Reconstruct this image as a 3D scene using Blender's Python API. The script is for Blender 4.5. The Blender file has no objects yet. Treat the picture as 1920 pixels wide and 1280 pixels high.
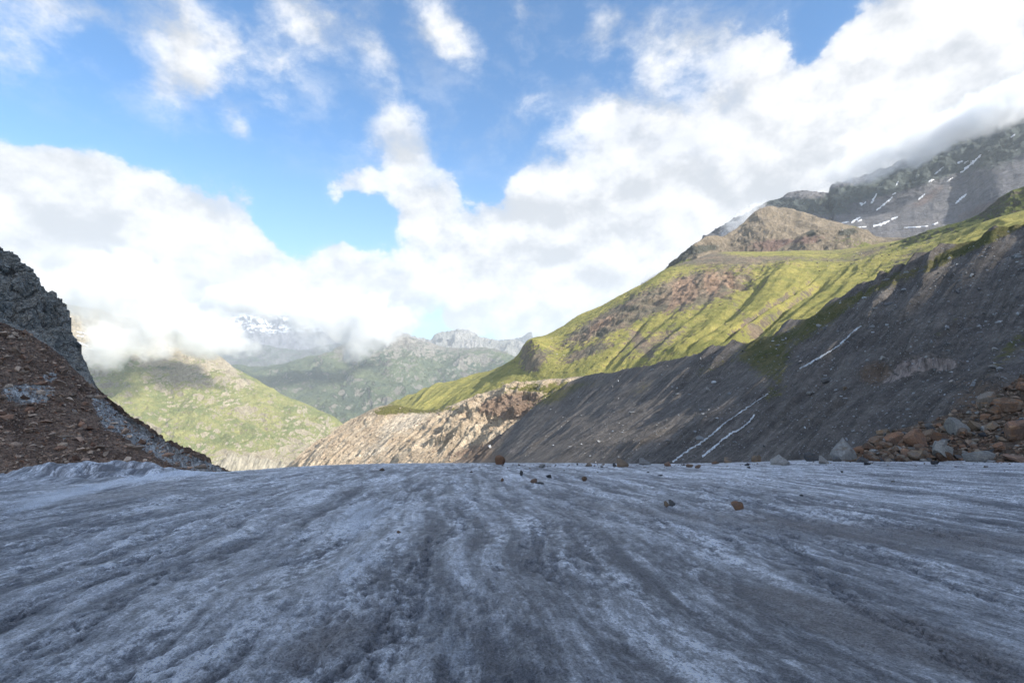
import bpy, math, random
import numpy as np
from mathutils import Vector
from mathutils.bvhtree import BVHTree

# ------------------------------------------------------------------ camera, sky, sun, exposure
F, HZ = 960.0, 690.0                      # focal length in photo pixels, eye level row
scene = bpy.context.scene
cam_d = bpy.data.cameras.new("camera"); cam = bpy.data.objects.new("camera", cam_d)
scene.collection.objects.link(cam); scene.camera = cam
cam.location = (0, 0, 0); cam.rotation_euler = (math.radians(90), 0, 0)
cam_d.sensor_width = 36; cam_d.lens = 18.0; cam_d.shift_y = (HZ-640)/1920.0
cam_d.clip_start = 0.1; cam_d.clip_end = 200000

SUN_EL, SUN_AZ = 34.0, 58.0               # azimuth: degrees to the right of straight behind the camera
S = np.array([math.sin(math.radians(SUN_AZ))*math.cos(math.radians(SUN_EL)),
              -math.cos(math.radians(SUN_AZ))*math.cos(math.radians(SUN_EL)),
              math.sin(math.radians(SUN_EL))])
sd = bpy.data.lights.new("sun", 'SUN'); sun = bpy.data.objects.new("sun", sd); scene.collection.objects.link(sun)
sd.energy = 4.8; sd.angle = math.radians(0.5); sd.color = (1.0, 0.93, 0.82)
sun.rotation_euler = Vector(S).to_track_quat('Z', 'Y').to_euler()
scene.view_settings.view_transform = 'Standard'; scene.view_settings.look = 'None'
scene.view_settings.gamma = 1; scene.view_settings.exposure = 0.95
cy = scene.cycles
cy.max_bounces = 8; cy.diffuse_bounces = 3; cy.glossy_bounces = 2; cy.transmission_bounces = 2
cy.volume_bounces = 5; cy.transparent_max_bounces = 8; cy.caustics_reflective = False; cy.caustics_refractive = False
SKY = 0.15

# ------------------------------------------------------------------ node helper
class NT:
    def __init__(s, tree): s.t = tree
    def n(s, kind, ins=None, **props):
        nd = s.t.nodes.new(kind)
        for k, v in props.items(): setattr(nd, k, v)
        for k, v in (ins or {}).items():
            sock = nd.inputs[k]
            if isinstance(v, bpy.types.NodeSocket): s.t.links.new(v, sock)
            elif v is not None: sock.default_value = v
        return nd
    def m(s, op, a, b=0.0, c=0.0, clamp=False):
        return s.n('ShaderNodeMath', {0: a, 1: b, 2: c}, operation=op, use_clamp=clamp).outputs[0]
    def v(s, op, a, b=None, sc=None):
        nd = s.n('ShaderNodeVectorMath', {0: a}, operation=op)
        if b is not None:
            if isinstance(b, bpy.types.NodeSocket): s.t.links.new(b, nd.inputs[1])
            else: nd.inputs[1].default_value = b
        if sc is not None:
            if isinstance(sc, bpy.types.NodeSocket): s.t.links.new(sc, nd.inputs['Scale'])
            else: nd.inputs['Scale'].default_value = sc
        return nd.outputs['Value'] if op in ('DISTANCE', 'LENGTH', 'DOT_PRODUCT') else nd.outputs[0]
    def noise(s, vec, scale, det=4, rough=0.55, dist=0.0, lac=2.0):
        return s.n('ShaderNodeTexNoise', {'Vector': vec, 'Scale': scale, 'Detail': det, 'Roughness': rough,
                   'Distortion': dist, 'Lacunarity': lac}).outputs[0]
    def voro(s, vec, scale, feature='F1', out=0, rnd=1.0):
        return s.n('ShaderNodeTexVoronoi', {'Vector': vec, 'Scale': scale, 'Randomness': rnd}, feature=feature).outputs[out]
    def ss(s, x, lo, hi, a=0.0, b=1.0):
        return s.n('ShaderNodeMapRange', {0: x, 1: lo, 2: hi, 3: a, 4: b}, interpolation_type='SMOOTHSTEP').outputs[0]
    def mr(s, x, lo, hi, a=0.0, b=1.0):
        return s.n('ShaderNodeMapRange', {0: x, 1: lo, 2: hi, 3: a, 4: b}).outputs[0]
    def mix(s, f, a, b, mode='MIX'):
        nd = s.n('ShaderNodeMix', data_type='RGBA', blend_type=mode)
        for i, x in ((0, f), (6, a), (7, b)):
            if isinstance(x, bpy.types.NodeSocket): s.t.links.new(x, nd.inputs[i])
            else: nd.inputs[i].default_value = (x if i == 0 else ((*x, 1.0) if len(x) == 3 else x))
        return nd.outputs[2]
    def attr(s, name, out=2): return s.n('ShaderNodeAttribute', attribute_name=name).outputs[out]

def rgb(r, g, b):
    f = lambda c: ((c/255)/12.92 if c/255 <= 0.04045 else ((c/255+0.055)/1.055)**2.4)
    return (f(r), f(g), f(b))

def pdir(px, py):
    v = np.array([(px-960)/F, 1.0, -(py-HZ)/F]); return v/np.linalg.norm(v)

# ------------------------------------------------------------------ world: Nishita sky with procedural clouds in it
world = bpy.data.worlds.new("World"); scene.world = world; world.use_nodes = True
wt = world.node_tree; wt.nodes.clear(); W = NT(wt)
tc = W.n('ShaderNodeTexCoord').outputs['Generated']
sky = W.n('ShaderNodeTexSky', sky_type='NISHITA', sun_disc=False, sun_elevation=math.radians(SUN_EL),
          sun_rotation=math.atan2(S[0], S[1]), altitude=2400, air_density=1.0, dust_density=0.6, ozone_density=3.0).outputs[0]
# clouds: (pixel x, y, angular radius in px, weight)
CL = [(20,400,180,1.2),(130,380,150,1.1),(240,430,160,1.1),(370,430,120,.95),(110,540,230,1.2),(320,560,190,1.15),(430,500,80,.6),(520,600,140,.8),(640,590,140,.8),(740,600,90,.6),(480,375,45,.45),(450,470,50,.5),
      (1900,130,230,1.2),(1760,190,230,1.2),(1560,270,220,1.15),(1400,260,150,.9),(1210,260,130,.8),(1290,350,150,.9),(1130,400,190,1.0),(1330,430,240,1.15),(1010,450,130,.8),(1160,250,60,.5),
      (870,410,100,.6),(1160,540,220,1.05),(920,510,130,.8),(790,500,90,.6),(690,510,70,.5),(1640,60,100,.6),(600,480,70,.5),(985,350,55,.6),(1700,70,80,.4),
      (745,215,55,.8),(775,270,60,.75),(730,310,60,.7),(700,240,40,.4),(640,345,55,.8),(605,385,40,.55),(680,350,35,.3),(790,370,70,.65),(840,340,40,.4),(780,410,60,.4),
      (320,40,75,.66),(320,120,60,.6),(300,165,40,.4),(420,110,60,.5),(380,150,50,.5),(440,70,40,.35),(560,30,80,.6),(600,80,60,.5),(680,100,60,.62),(720,125,40,.5),(540,140,40,.45),(500,100,40,.35),
      (435,235,32,.6),(455,268,32,.6),(835,40,50,.6),(850,90,50,.6),(900,100,40,.4),(1120,30,50,.55),(1140,80,50,.5),(1300,80,90,.6),(1370,110,80,.6),(1440,110,60,.55),(1230,120,50,.45),(1210,60,40,.3),
      (198,98,22,.62),(30,115,55,.5),(90,12,80,.5),(180,10,60,.4),(910,175,45,.42),(1010,190,45,.38),(520,205,40,.42),(980,50,60,.35),(330,210,30,.3),
      (843,600,26,.75),(885,600,34,.75),(870,612,50,.4),(990,597,24,.55),(1010,592,80,.4),(960,612,130,.35),(520,470,50,.4),(1500,20,90,.3),(640,470,50,.4),
      (560,290,110,-.6),(470,330,30,-.3),(880,230,120,-.5),(930,320,60,-.4),(180,190,130,-.6),(520,420,50,-.5),(400,240,60,-.3),(1030,120,90,-.4),(790,160,70,-.4),(60,200,90,-.4),(700,180,50,-.3),(1550,60,60,-.3),(520,380,60,-.5),(590,430,70,-.6),(680,430,50,-.4)]
warp = W.n('ShaderNodeTexNoise', {'Vector': tc, 'Scale': 5.0, 'Detail': 5, 'Roughness': 0.6}).outputs[1]
wv = W.v('SUBTRACT', warp, (0.5, 0.5, 0.5))
wd = W.v('ADD', tc, W.v('SCALE', wv, sc=0.075))
acc = None
for (px, py, r, w) in CL:
    d = W.v('DISTANCE', wd, tuple(pdir(px, py)))
    c = 1.0/np.linalg.norm(np.array([(px-960)/F, 1, -(py-HZ)/F]))
    g = W.ss(d, 0.0, r/F*(1.12 if r > 125 else 1.4)*c, w, 0.0)
    acc = g if acc is None else W.m('ADD', acc, g)
# more cloud behind the viewer so the light stays even
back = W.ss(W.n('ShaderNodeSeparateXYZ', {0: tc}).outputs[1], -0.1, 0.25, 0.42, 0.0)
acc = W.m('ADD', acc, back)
acc = W.m('MINIMUM', acc, 1.25)
sq = W.v('MULTIPLY', tc, (1.0, 1.0, 1.35))
nA = W.noise(sq, 4.6, 10, 0.60)
nB = W.noise(sq, 12.0, 10, 0.68)
body = W.m('ADD', W.m('ADD', acc, W.m('MULTIPLY', W.m('SUBTRACT', nA, 0.5), 1.25)), W.m('MULTIPLY', W.m('SUBTRACT', nB, 0.5), 1.25))
aH = W.m('ADD', W.ss(body, 0.33, 0.58, 0, .68), W.ss(body, 0.15, 0.95, 0, .32))
wisp = W.noise(W.v('ADD', W.v('MULTIPLY', tc, (0.9, 0.9, 1.5)), W.v('SCALE', wv, sc=0.10)), 11.0, 9, 0.66)
aS = W.ss(W.m('ADD', body, W.m('MULTIPLY', W.m('SUBTRACT', wisp, .5), 1.3)), -0.06, 1.10, 0, .88)
aS = W.m('ADD', aS, W.ss(wisp, 0.42, 0.75, 0, .24), clamp=True)
zc = W.n('ShaderNodeSeparateXYZ', {0: tc}).outputs[2]
xc = W.n('ShaderNodeSeparateXYZ', {0: tc}).outputs[0]
alpha = W.mix(W.m('MULTIPLY', W.ss(zc, 0.30, 0.42), W.ss(xc, 0.42, 0.30)), aH, aS)
# billow shading: compare the cloud field with itself a little towards the sun (up)
def field(off):
    vv = W.v('ADD', sq, off)
    return W.m('ADD', W.noise(vv, 4.6, 6, 0.5), W.m('MULTIPLY', W.noise(vv, 12.0, 8, 0.6), 0.6))
sh = W.m('SUBTRACT', field((0.0, 0, 0)), field((0.015, 0.0, 0.045)))
lit = W.ss(sh, -0.16, 0.12)
thick = W.ss(body, 0.7, 1.9)
big = W.ss(W.noise(sq, 2.6, 3, 0.5), 0.38, 0.62)
cc = W.mix(lit, tuple(x*0.78 for x in (0.82, 0.86, 0.92)), (1.04, 1.04, 1.05))
grey = W.m('MULTIPLY', thick, W.m('MULTIPLY_ADD', big, 0.42, 0.0))
cc = W.mix(grey, cc, (0.68, 0.71, 0.76))
cc = W.v('SCALE', cc, sc=W.m('MULTIPLY', 0.55/SKY, W.ss(W.n('ShaderNodeSeparateXYZ', {0: tc}).outputs[1], -0.3, 0.2, 2.1, 1.0)))  # clouds behind the viewer are brightened to lift the ambient light
skyc = W.mix(1.0, sky, (0.40, 0.78, 0.92), 'MULTIPLY')
hz = W.ss(W.n('ShaderNodeSeparateXYZ', {0: tc}).outputs[2], -0.05, 0.45, 0.60, 0.0)
skyc = W.mix(hz, skyc, tuple(x/SKY for x in (0.30, 0.42, 0.54)))
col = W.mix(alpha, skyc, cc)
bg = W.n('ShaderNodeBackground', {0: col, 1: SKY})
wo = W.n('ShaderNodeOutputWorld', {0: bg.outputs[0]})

# ------------------------------------------------------------------ numpy noise
def _h(ix, iy, iz, seed):
    h = (ix.astype(np.uint32)*np.uint32(374761393) + iy.astype(np.uint32)*np.uint32(668265263)
         + iz.astype(np.uint32)*np.uint32(2147483647) + np.uint32(seed)*np.uint32(1274126177))
    h = (h ^ (h >> np.uint32(13)))*np.uint32(1274126177)
    return h ^ (h >> np.uint32(16))
def pn(p, seed=0):
    with np.errstate(over='ignore'):
        i = np.floor(p).astype(np.int64); f = p-i
        u = f*f*f*(f*(f*6-15)+10)
        out = np.zeros(p.shape[:-1])
        for dx in (0, 1):
            wx = u[..., 0] if dx else 1-u[..., 0]
            for dy in (0, 1):
                wy = u[..., 1] if dy else 1-u[..., 1]
                for dz in (0, 1):
                    wz = u[..., 2] if dz else 1-u[..., 2]
                    h = _h((i[..., 0]+dx) & 0xffffffff, (i[..., 1]+dy) & 0xffffffff, (i[..., 2]+dz) & 0xffffffff, seed)
                    g0 = (h & 1023)/511.5-1; g1 = ((h >> 10) & 1023)/511.5-1; g2 = ((h >> 20) & 1023)/511.5-1
                    out += wx*wy*wz*(g0*(f[..., 0]-dx)+g1*(f[..., 1]-dy)+g2*(f[..., 2]-dz))
    return out*1.6
def fbm(p, octv=5, seed=0, rough=0.5, ridged=False):
    a, s, o = 1.0, 0.0, 0.0
    for k in range(octv):
        n = pn(p*(2.03**k)+k*17.3, seed+k)
        if ridged: n = 1-2*np.abs(n)*1.4
        o = o+a*n; s += a; a *= rough
    return o/s
def sst(x, a, b):
    t = np.clip((x-a)/(b-a), 0, 1); return t*t*(3-2*t)

# ------------------------------------------------------------------ mesh helpers
def P(px, py, d): return np.array([(px-960)/F*d, d, -(py-HZ)/F*d])
def px_of(V): return 960+F*V[..., 0]/np.maximum(V[..., 1], 1e-3), HZ-F*V[..., 2]/np.maximum(V[..., 1], 1e-3)
def tag(o, label=None, cat=None, group=None, kind=None):
    if label: o['label'] = label
    if cat: o['category'] = cat
    if group: o['group'] = group
    if kind: o['kind'] = kind
    return o
def mesh_np(name, V, faces, mats, attrs=None, smooth=True, parent=None):
    me = bpy.data.meshes.new(name)
    V = np.asarray(V, dtype=np.float32).reshape(-1, 3); faces = np.asarray(faces, dtype=np.int32)
    k = faces.shape[1]
    me.vertices.add(len(V)); me.vertices.foreach_set('co', V.ravel())
    me.loops.add(faces.size); me.loops.foreach_set('vertex_index', faces.ravel())
    me.polygons.add(len(faces)); me.polygons.foreach_set('loop_start', np.arange(0, faces.size, k, dtype=np.int32))
    me.polygons.foreach_set('loop_total', np.full(len(faces), k, dtype=np.int32))
    me.polygons.foreach_set('use_smooth', np.full(len(faces), smooth, dtype=bool))
    me.update(calc_edges=True)
    for an, av in (attrs or {}).items():
        av = np.asarray(av, dtype=np.float32)
        if av.ndim == 1 or av.shape[-1] != 3:
            a = me.attributes.new(an, 'FLOAT', 'POINT'); a.data.foreach_set('value', av.ravel())
        else:
            a = me.attributes.new(an, 'FLOAT_VECTOR', 'POINT'); a.data.foreach_set('vector', av.reshape(-1, 3).ravel())
    me.materials.append(mats)
    o = bpy.data.objects.new(name, me); scene.collection.objects.link(o)
    if parent: o.parent = parent
    return o
def grid_faces(nr, nc):
    i = np.arange((nr-1)*(nc-1)); r, c = i//(nc-1), i % (nc-1); a = r*nc+c
    return np.stack([a, a+1, a+nc+1, a+nc], 1)
def catmull(A, x):
    """A: [n, ...] values at 0..n-1, x: positions"""
    n = len(A); x = np.clip(x, 0, n-1-1e-9); i = np.floor(x).astype(int); f = (x-i)
    g = lambda k: A[np.clip(i+k, 0, n-1)]
    sh = (len(x),)+(1,)*(A.ndim-1); f = f.reshape(sh)
    p0, p1, p2, p3 = g(-1), g(0), g(1), g(2)
    m1 = (p2-p0)/2; m2 = (p3-p1)/2
    return (2*f**3-3*f**2+1)*p1+(f**3-2*f**2+f)*m1+(-2*f**3+3*f**2)*p2+(f**3-f**2)*m2
def normals(G):
    a = np.gradient(G, axis=1); b = np.gradient(G, axis=0); n = np.cross(a, b)
    n /= np.linalg.norm(n, axis=-1, keepdims=True)+1e-9
    n *= np.where(n[..., 2:3] < 0, -1, 1); return n
def loft(sections, ns, nt, back=0.35, bdrop=0.8, skirt=0.25, tpos=None):
    """sections: list over s of [foot ... crest] (px,py,d). returns G[nt', ns, 3], ST, front mask"""
    C = np.array([[P(*p) for p in sec] for sec in sections])          # S,K,3
    xs = np.linspace(0, len(sections)-1, ns)
    C = catmull(C, xs)                                                 # ns,K,3
    K = C.shape[1]
    t = np.linspace(0, K-1, nt)
    G = catmull(np.swapaxes(C, 0, 1), t)                               # nt,ns,3
    sl = np.linalg.norm(np.diff(G, axis=1, prepend=G[:, :1]), axis=-1).cumsum(1)
    tl = np.linalg.norm(np.diff(G, axis=0, prepend=G[:1]), axis=-1).cumsum(0)
    smid = np.broadcast_to(sl[nt//2][None], sl.shape)
    ST = np.stack([smid, tl, np.zeros_like(tl)], -1)
    return G, ST
def close_back(G, ST, A, foot_drop, back_len, back_drop, nb=14):
    """rows added under the foot and a rear slope beyond the crest, so the hill is a body"""
    foot = G[:1]-np.array([0, 0, foot_drop])
    dirv = G[-1:]*np.array([1, 1, 0]); dirv = dirv/np.linalg.norm(dirv, axis=-1, keepdims=True)
    rows = [G[-1:]+dirv*back_len*(k/nb)-np.array([0, 0, 1])*back_drop*((k/nb)**1.3) for k in range(1, nb+1)]
    G2 = np.concatenate([foot, G]+rows)
    e = lambda X: np.concatenate([X[:1], X]+[X[-1:]]*nb)
    return G2, e(ST), {k: e(v) for k, v in A.items()}
def paint(px, py, blobs):
    o = np.zeros_like(px)
    for (x, y, rx, ry, ang, w) in blobs:
        a = math.radians(ang); dx, dy = px-x, -(py-y)
        u = (dx*math.cos(a)+dy*math.sin(a))/rx; v = (-dx*math.sin(a)+dy*math.cos(a))/ry
        o += w*np.exp(-(u*u+v*v))
    return o
BVH = {}
def reg(name, G):
    nr, nc = G.shape[:2]; BVH[name] = BVHTree.FromPolygons([tuple(v) for v in G.reshape(-1, 3)], grid_faces(nr, nc).tolist())
def cast(name, px, py):
    d = pdir(px, py); h = BVH[name].ray_cast(Vector((0, 0, 0)), Vector(d))
    return h
def drop(name, x, y):
    return BVH[name].ray_cast(Vector((x, y, 3000)), Vector((0, 0, -1)))

# ------------------------------------------------------------------ terrain material
def terrain(name, k, rockA, rockB, grass=None, grass2=None, red=None, pale=None, gthr=0.5, specks=0.0, streak=0.0, bump=1.0,
            speck_col=(0.42, 0.44, 0.45), dark=None, rough=0.95, crack=0.0):
    """k = size in metres of the main texture feature"""
    m = bpy.data.materials.new(name); m.use_nodes = True; m.node_tree.nodes.clear(); t = NT(m.node_tree)
    pos = t.n('ShaderNodeNewGeometry').outputs['Position']
    st = t.attr('st', 1)
    nz = t.n('ShaderNodeSeparateXYZ', {0: t.n('ShaderNodeNewGeometry').outputs['Normal']}).outputs[2]
    n1 = t.noise(pos, 1.0/k, 8, 0.62)
    n2 = t.noise(pos, 5.0/k, 8, 0.7)
    n3 = t.noise(pos, 22.0/k, 5, 0.7)
    col = t.mix(t.ss(n1, 0.36, 0.64), rockA, rockB)
    if streak:
        sv = t.v('MULTIPLY', st, (1.0, 0.07, 1.0))
        n4 = t.noise(sv, 3.2/k, 6, 0.65)
        col = t.mix(t.ss(n4, 0.40, 0.62, streak, 0.0), col, tuple(c*0.45 for c in rockA))
        n5 = t.noise(sv, 9.0/k, 5, 0.6)
        col = t.mix(t.ss(n5, 0.55, 0.72, 0.0, streak*0.6), col, tuple(min(1, c*1.9) for c in rockB))
    # large and fine value variation
    v = t.m('MULTIPLY', t.mr(n2, 0.25, 0.75, 0.55, 1.45), t.mr(n3, 0.25, 0.75, 0.6, 1.4))
    col = t.v('SCALE', col, sc=v)
    if red is not None:
        a = t.m('ADD', t.attr('red'), t.m('MULTIPLY', t.m('SUBTRACT', n2, 0.5), 1.0))
        col = t.mix(t.ss(a, 0.35, 0.6), col, t.v('SCALE', t.mix(t.ss(n1, 0.4, 0.6), red, tuple(c*0.75 for c in red)), sc=v))
    if pale is not None:
        a = t.m('ADD', t.attr('pale'), t.m('MULTIPLY', t.m('SUBTRACT', n2, 0.5), 1.3))
        pc = t.v('SCALE', pale, sc=t.mr(t.noise(t.v('MULTIPLY', st, (1, 0.2, 1)), 8.0/k, 6, 0.7), 0.38, 0.60, 0.38, 1.25))
        col = t.mix(t.ss(a, 0.42, 0.58), col, pc)
    if dark is not None:
        a = t.m('ADD', t.attr('dark'), t.m('MULTIPLY', t.m('SUBTRACT', n2, 0.5), 1.0))
        col = t.mix(t.ss(a, 0.4, 0.62), col, t.v('SCALE', dark, sc=v))
    gm = None
    if grass is not None:
        a = t.m('ADD', t.attr('grass'), t.m('MULTIPLY', t.m('SUBTRACT', n2, 0.5), 1.5))
        a = t.m('ADD', a, t.m('MULTIPLY', t.m('SUBTRACT', nz, 0.8), 0.9))
        gm = t.ss(a, gthr-0.10, gthr+0.10)
        g = t.mix(t.ss(t.m('MULTIPLY_ADD', n1, 0.6, t.m('MULTIPLY', n2, 0.4)), 0.40, 0.60), grass, grass2)
        g = t.v('SCALE', g, sc=t.m('MULTIPLY', t.mr(n3, 0.25, 0.75, 0.55, 1.45), t.mr(n2, .3, .7, .8, 1.2)))
        col = t.mix(gm, col, g)
    h = t.m('MULTIPLY_ADD', n2, 0.5, t.m('MULTIPLY', n3, 0.22))
    if specks:
        for sc, amt in ((9.0/k, 0.80), (20.0/k, 0.72)):
            vd = t.voro(pos, sc); vc = t.voro(pos, sc, out=1)
            r = t.n('ShaderNodeSeparateColor', {0: vc}).outputs
            sel = t.ss(r[0], 1-specks, 1-specks+0.04)
            inside = t.ss(vd, 0.16, 0.30, 1.0, 0.0)
            mk = t.m('MULTIPLY', sel, inside)
            if gm is not None: mk = t.m('MULTIPLY', mk, t.mr(gm, 0, 1, 1, 0.35))
            sc_ = t.mix(r[1], speck_col, tuple(c*0.45 for c in speck_col))
            col = t.mix(t.m('MULTIPLY', mk, amt), col, sc_)
            h = t.m('ADD', h, t.m('MULTIPLY', mk, 0.12))
    if crack:
        cv = t.v('ADD', pos, t.v('SCALE', t.n('ShaderNodeTexNoise', {'Vector': pos, 'Scale': 2.0/k, 'Detail': 4}).outputs[1], sc=k*0.5))
        e = t.voro(cv, 2.2/k, 'DISTANCE_TO_EDGE')
        e2 = t.voro(t.v('MULTIPLY', cv, (1, 1, 1.7)), 6.0/k, 'DISTANCE_TO_EDGE')
        cm = t.m('MULTIPLY', t.ss(e, 0.0, 0.07), t.ss(e2, 0.0, 0.09, 0.5, 1.0))
        h = t.m('MULTIPLY_ADD', cm, crack, h)
    b = t.n('ShaderNodeBump', {'Strength': 1.0, 'Distance': k*0.22*bump, 'Height': h})
    bs = t.n('ShaderNodeBsdfPrincipled', {'Base Color': col, 'Roughness': rough, 'Normal': b.outputs[0], 'Specular IOR Level': 0.15})
    t.n('ShaderNodeOutputMaterial', {0: bs.outputs[0]})
    return m

def build(name, sections, ns, nt, disp, mat, attrs=None, foot_drop=20, back_len=100, back_drop=60, label=None, kind='structure', cat=None, extra=None):
    G, ST = loft(sections, ns, nt)
    N = normals(G)
    D = disp(G, ST, N)
    G = G+D
    px, py = px_of(G)
    A = {'st': ST}
    for k_, bl in (attrs or {}).items():
        A[k_] = bl(px, py, G, ST) if callable(bl) else paint(px, py, bl)
    reg(name, G)
    G2, ST2, A2 = close_back(G, ST, A, foot_drop, back_len, back_drop)
    o = mesh_np(name.split('/')[0], G2, grid_faces(*G2.shape[:2]), mat, A2)
    tag(o, label, cat, None, kind)
    return o

# ================================================================== THE SETTING
# ---- glacier
u = np.linspace(-1.7, 1.7, 1250)
Yf = np.geomspace(1.6, 260, 760); Yb = np.linspace(-160, 1.3, 60)
Yr = np.concatenate([Yb, Yf])
UU, YY = np.meshgrid(u, Yr)
XX = UU*(np.abs(YY)+4.5)
uu = np.where(YY > 0.5, XX/np.maximum(YY, 2.0), 0)
edge_u = [-2, -1, -.80, -.55, -.47, -.38, -.25, 0, .3, .45, .6, 1, 2]
edge_y = [925, 908, 897, 886, 879, 873, 869, 868, 870, 867, 862, 860, 858]
dv = (np.interp(uu, edge_u, edge_y)-868)/F
ZZ = -1.8-0.125*YY-0.0005*YY**2-dv*YY*sst(YY, 8, 60)
fl = np.array([-0.11, 1.0]); fl /= np.linalg.norm(fl)
fu = XX*fl[1]-YY*fl[0]; fv = XX*fl[0]+YY*fl[1]                       # across / along the flow
wp = np.stack([XX*0.12, YY*0.12, XX*0], -1)
wa = fbm(wp, 3, 11)*1.1
dist = np.hypot(XX, YY)
p = np.stack([(fu+wa)*0.28, fv*0.075, fu*0], -1)
h = 0.16*fbm(p, 4, 1)*sst(dist, 75, 30)+0.07*fbm(np.stack([XX*.5, YY*.4, XX*0], -1), 4, 2)
mid = fbm(np.stack([(fu+wa*0.8)*1.0, fv*0.20, fu*0], -1), 5, 5, 0.62, True)-.35
h += 0.05*mid*np.clip(dist/9, .7, 1.2)*sst(dist, 80, 40)
r = fbm(np.stack([(fu+wa*0.5)*3.6, fv*1.5, fu*0], -1), 5, 9, 0.66)
amp_ = .4+.9*sst(fbm(np.stack([XX*.25, YY*.12, XX*0], -1), 3, 19), -.15, .25)
h += 0.034*r*amp_
cr1 = np.clip(1-np.abs(pn(np.stack([(fu+wa*.8)*0.55+.4*r, fv*0.10, fu*0+7], -1), 31))*9, 0, 1)
cr2 = np.clip(1-np.abs(pn(np.stack([(fu+wa*.8)*1.5+.5*r, fv*0.33, fu*0+3], -1), 33))*7, 0, 1)*sst(amp_, .5, 1.1)
h -= 0.045*cr1*cr1+0.03*cr2
f9 = fbm(np.stack([fu*8, fv*6, XX*0], -1), 3, 15, 0.65)
f4 = fbm(np.stack([(fu+wa*.5)*4.2, fv*2.3, fu*0+5], -1), 4, 17, 0.6, True)-.35
f10 = fbm(np.stack([fu*11, fv*8, fu*0+9], -1), 3, 18, 0.6, True)-.35
h += (0.030*f4+0.012*f10)*amp_*sst(dist, 45, 10)+0.010*f9*sst(dist, 30, 8)
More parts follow.
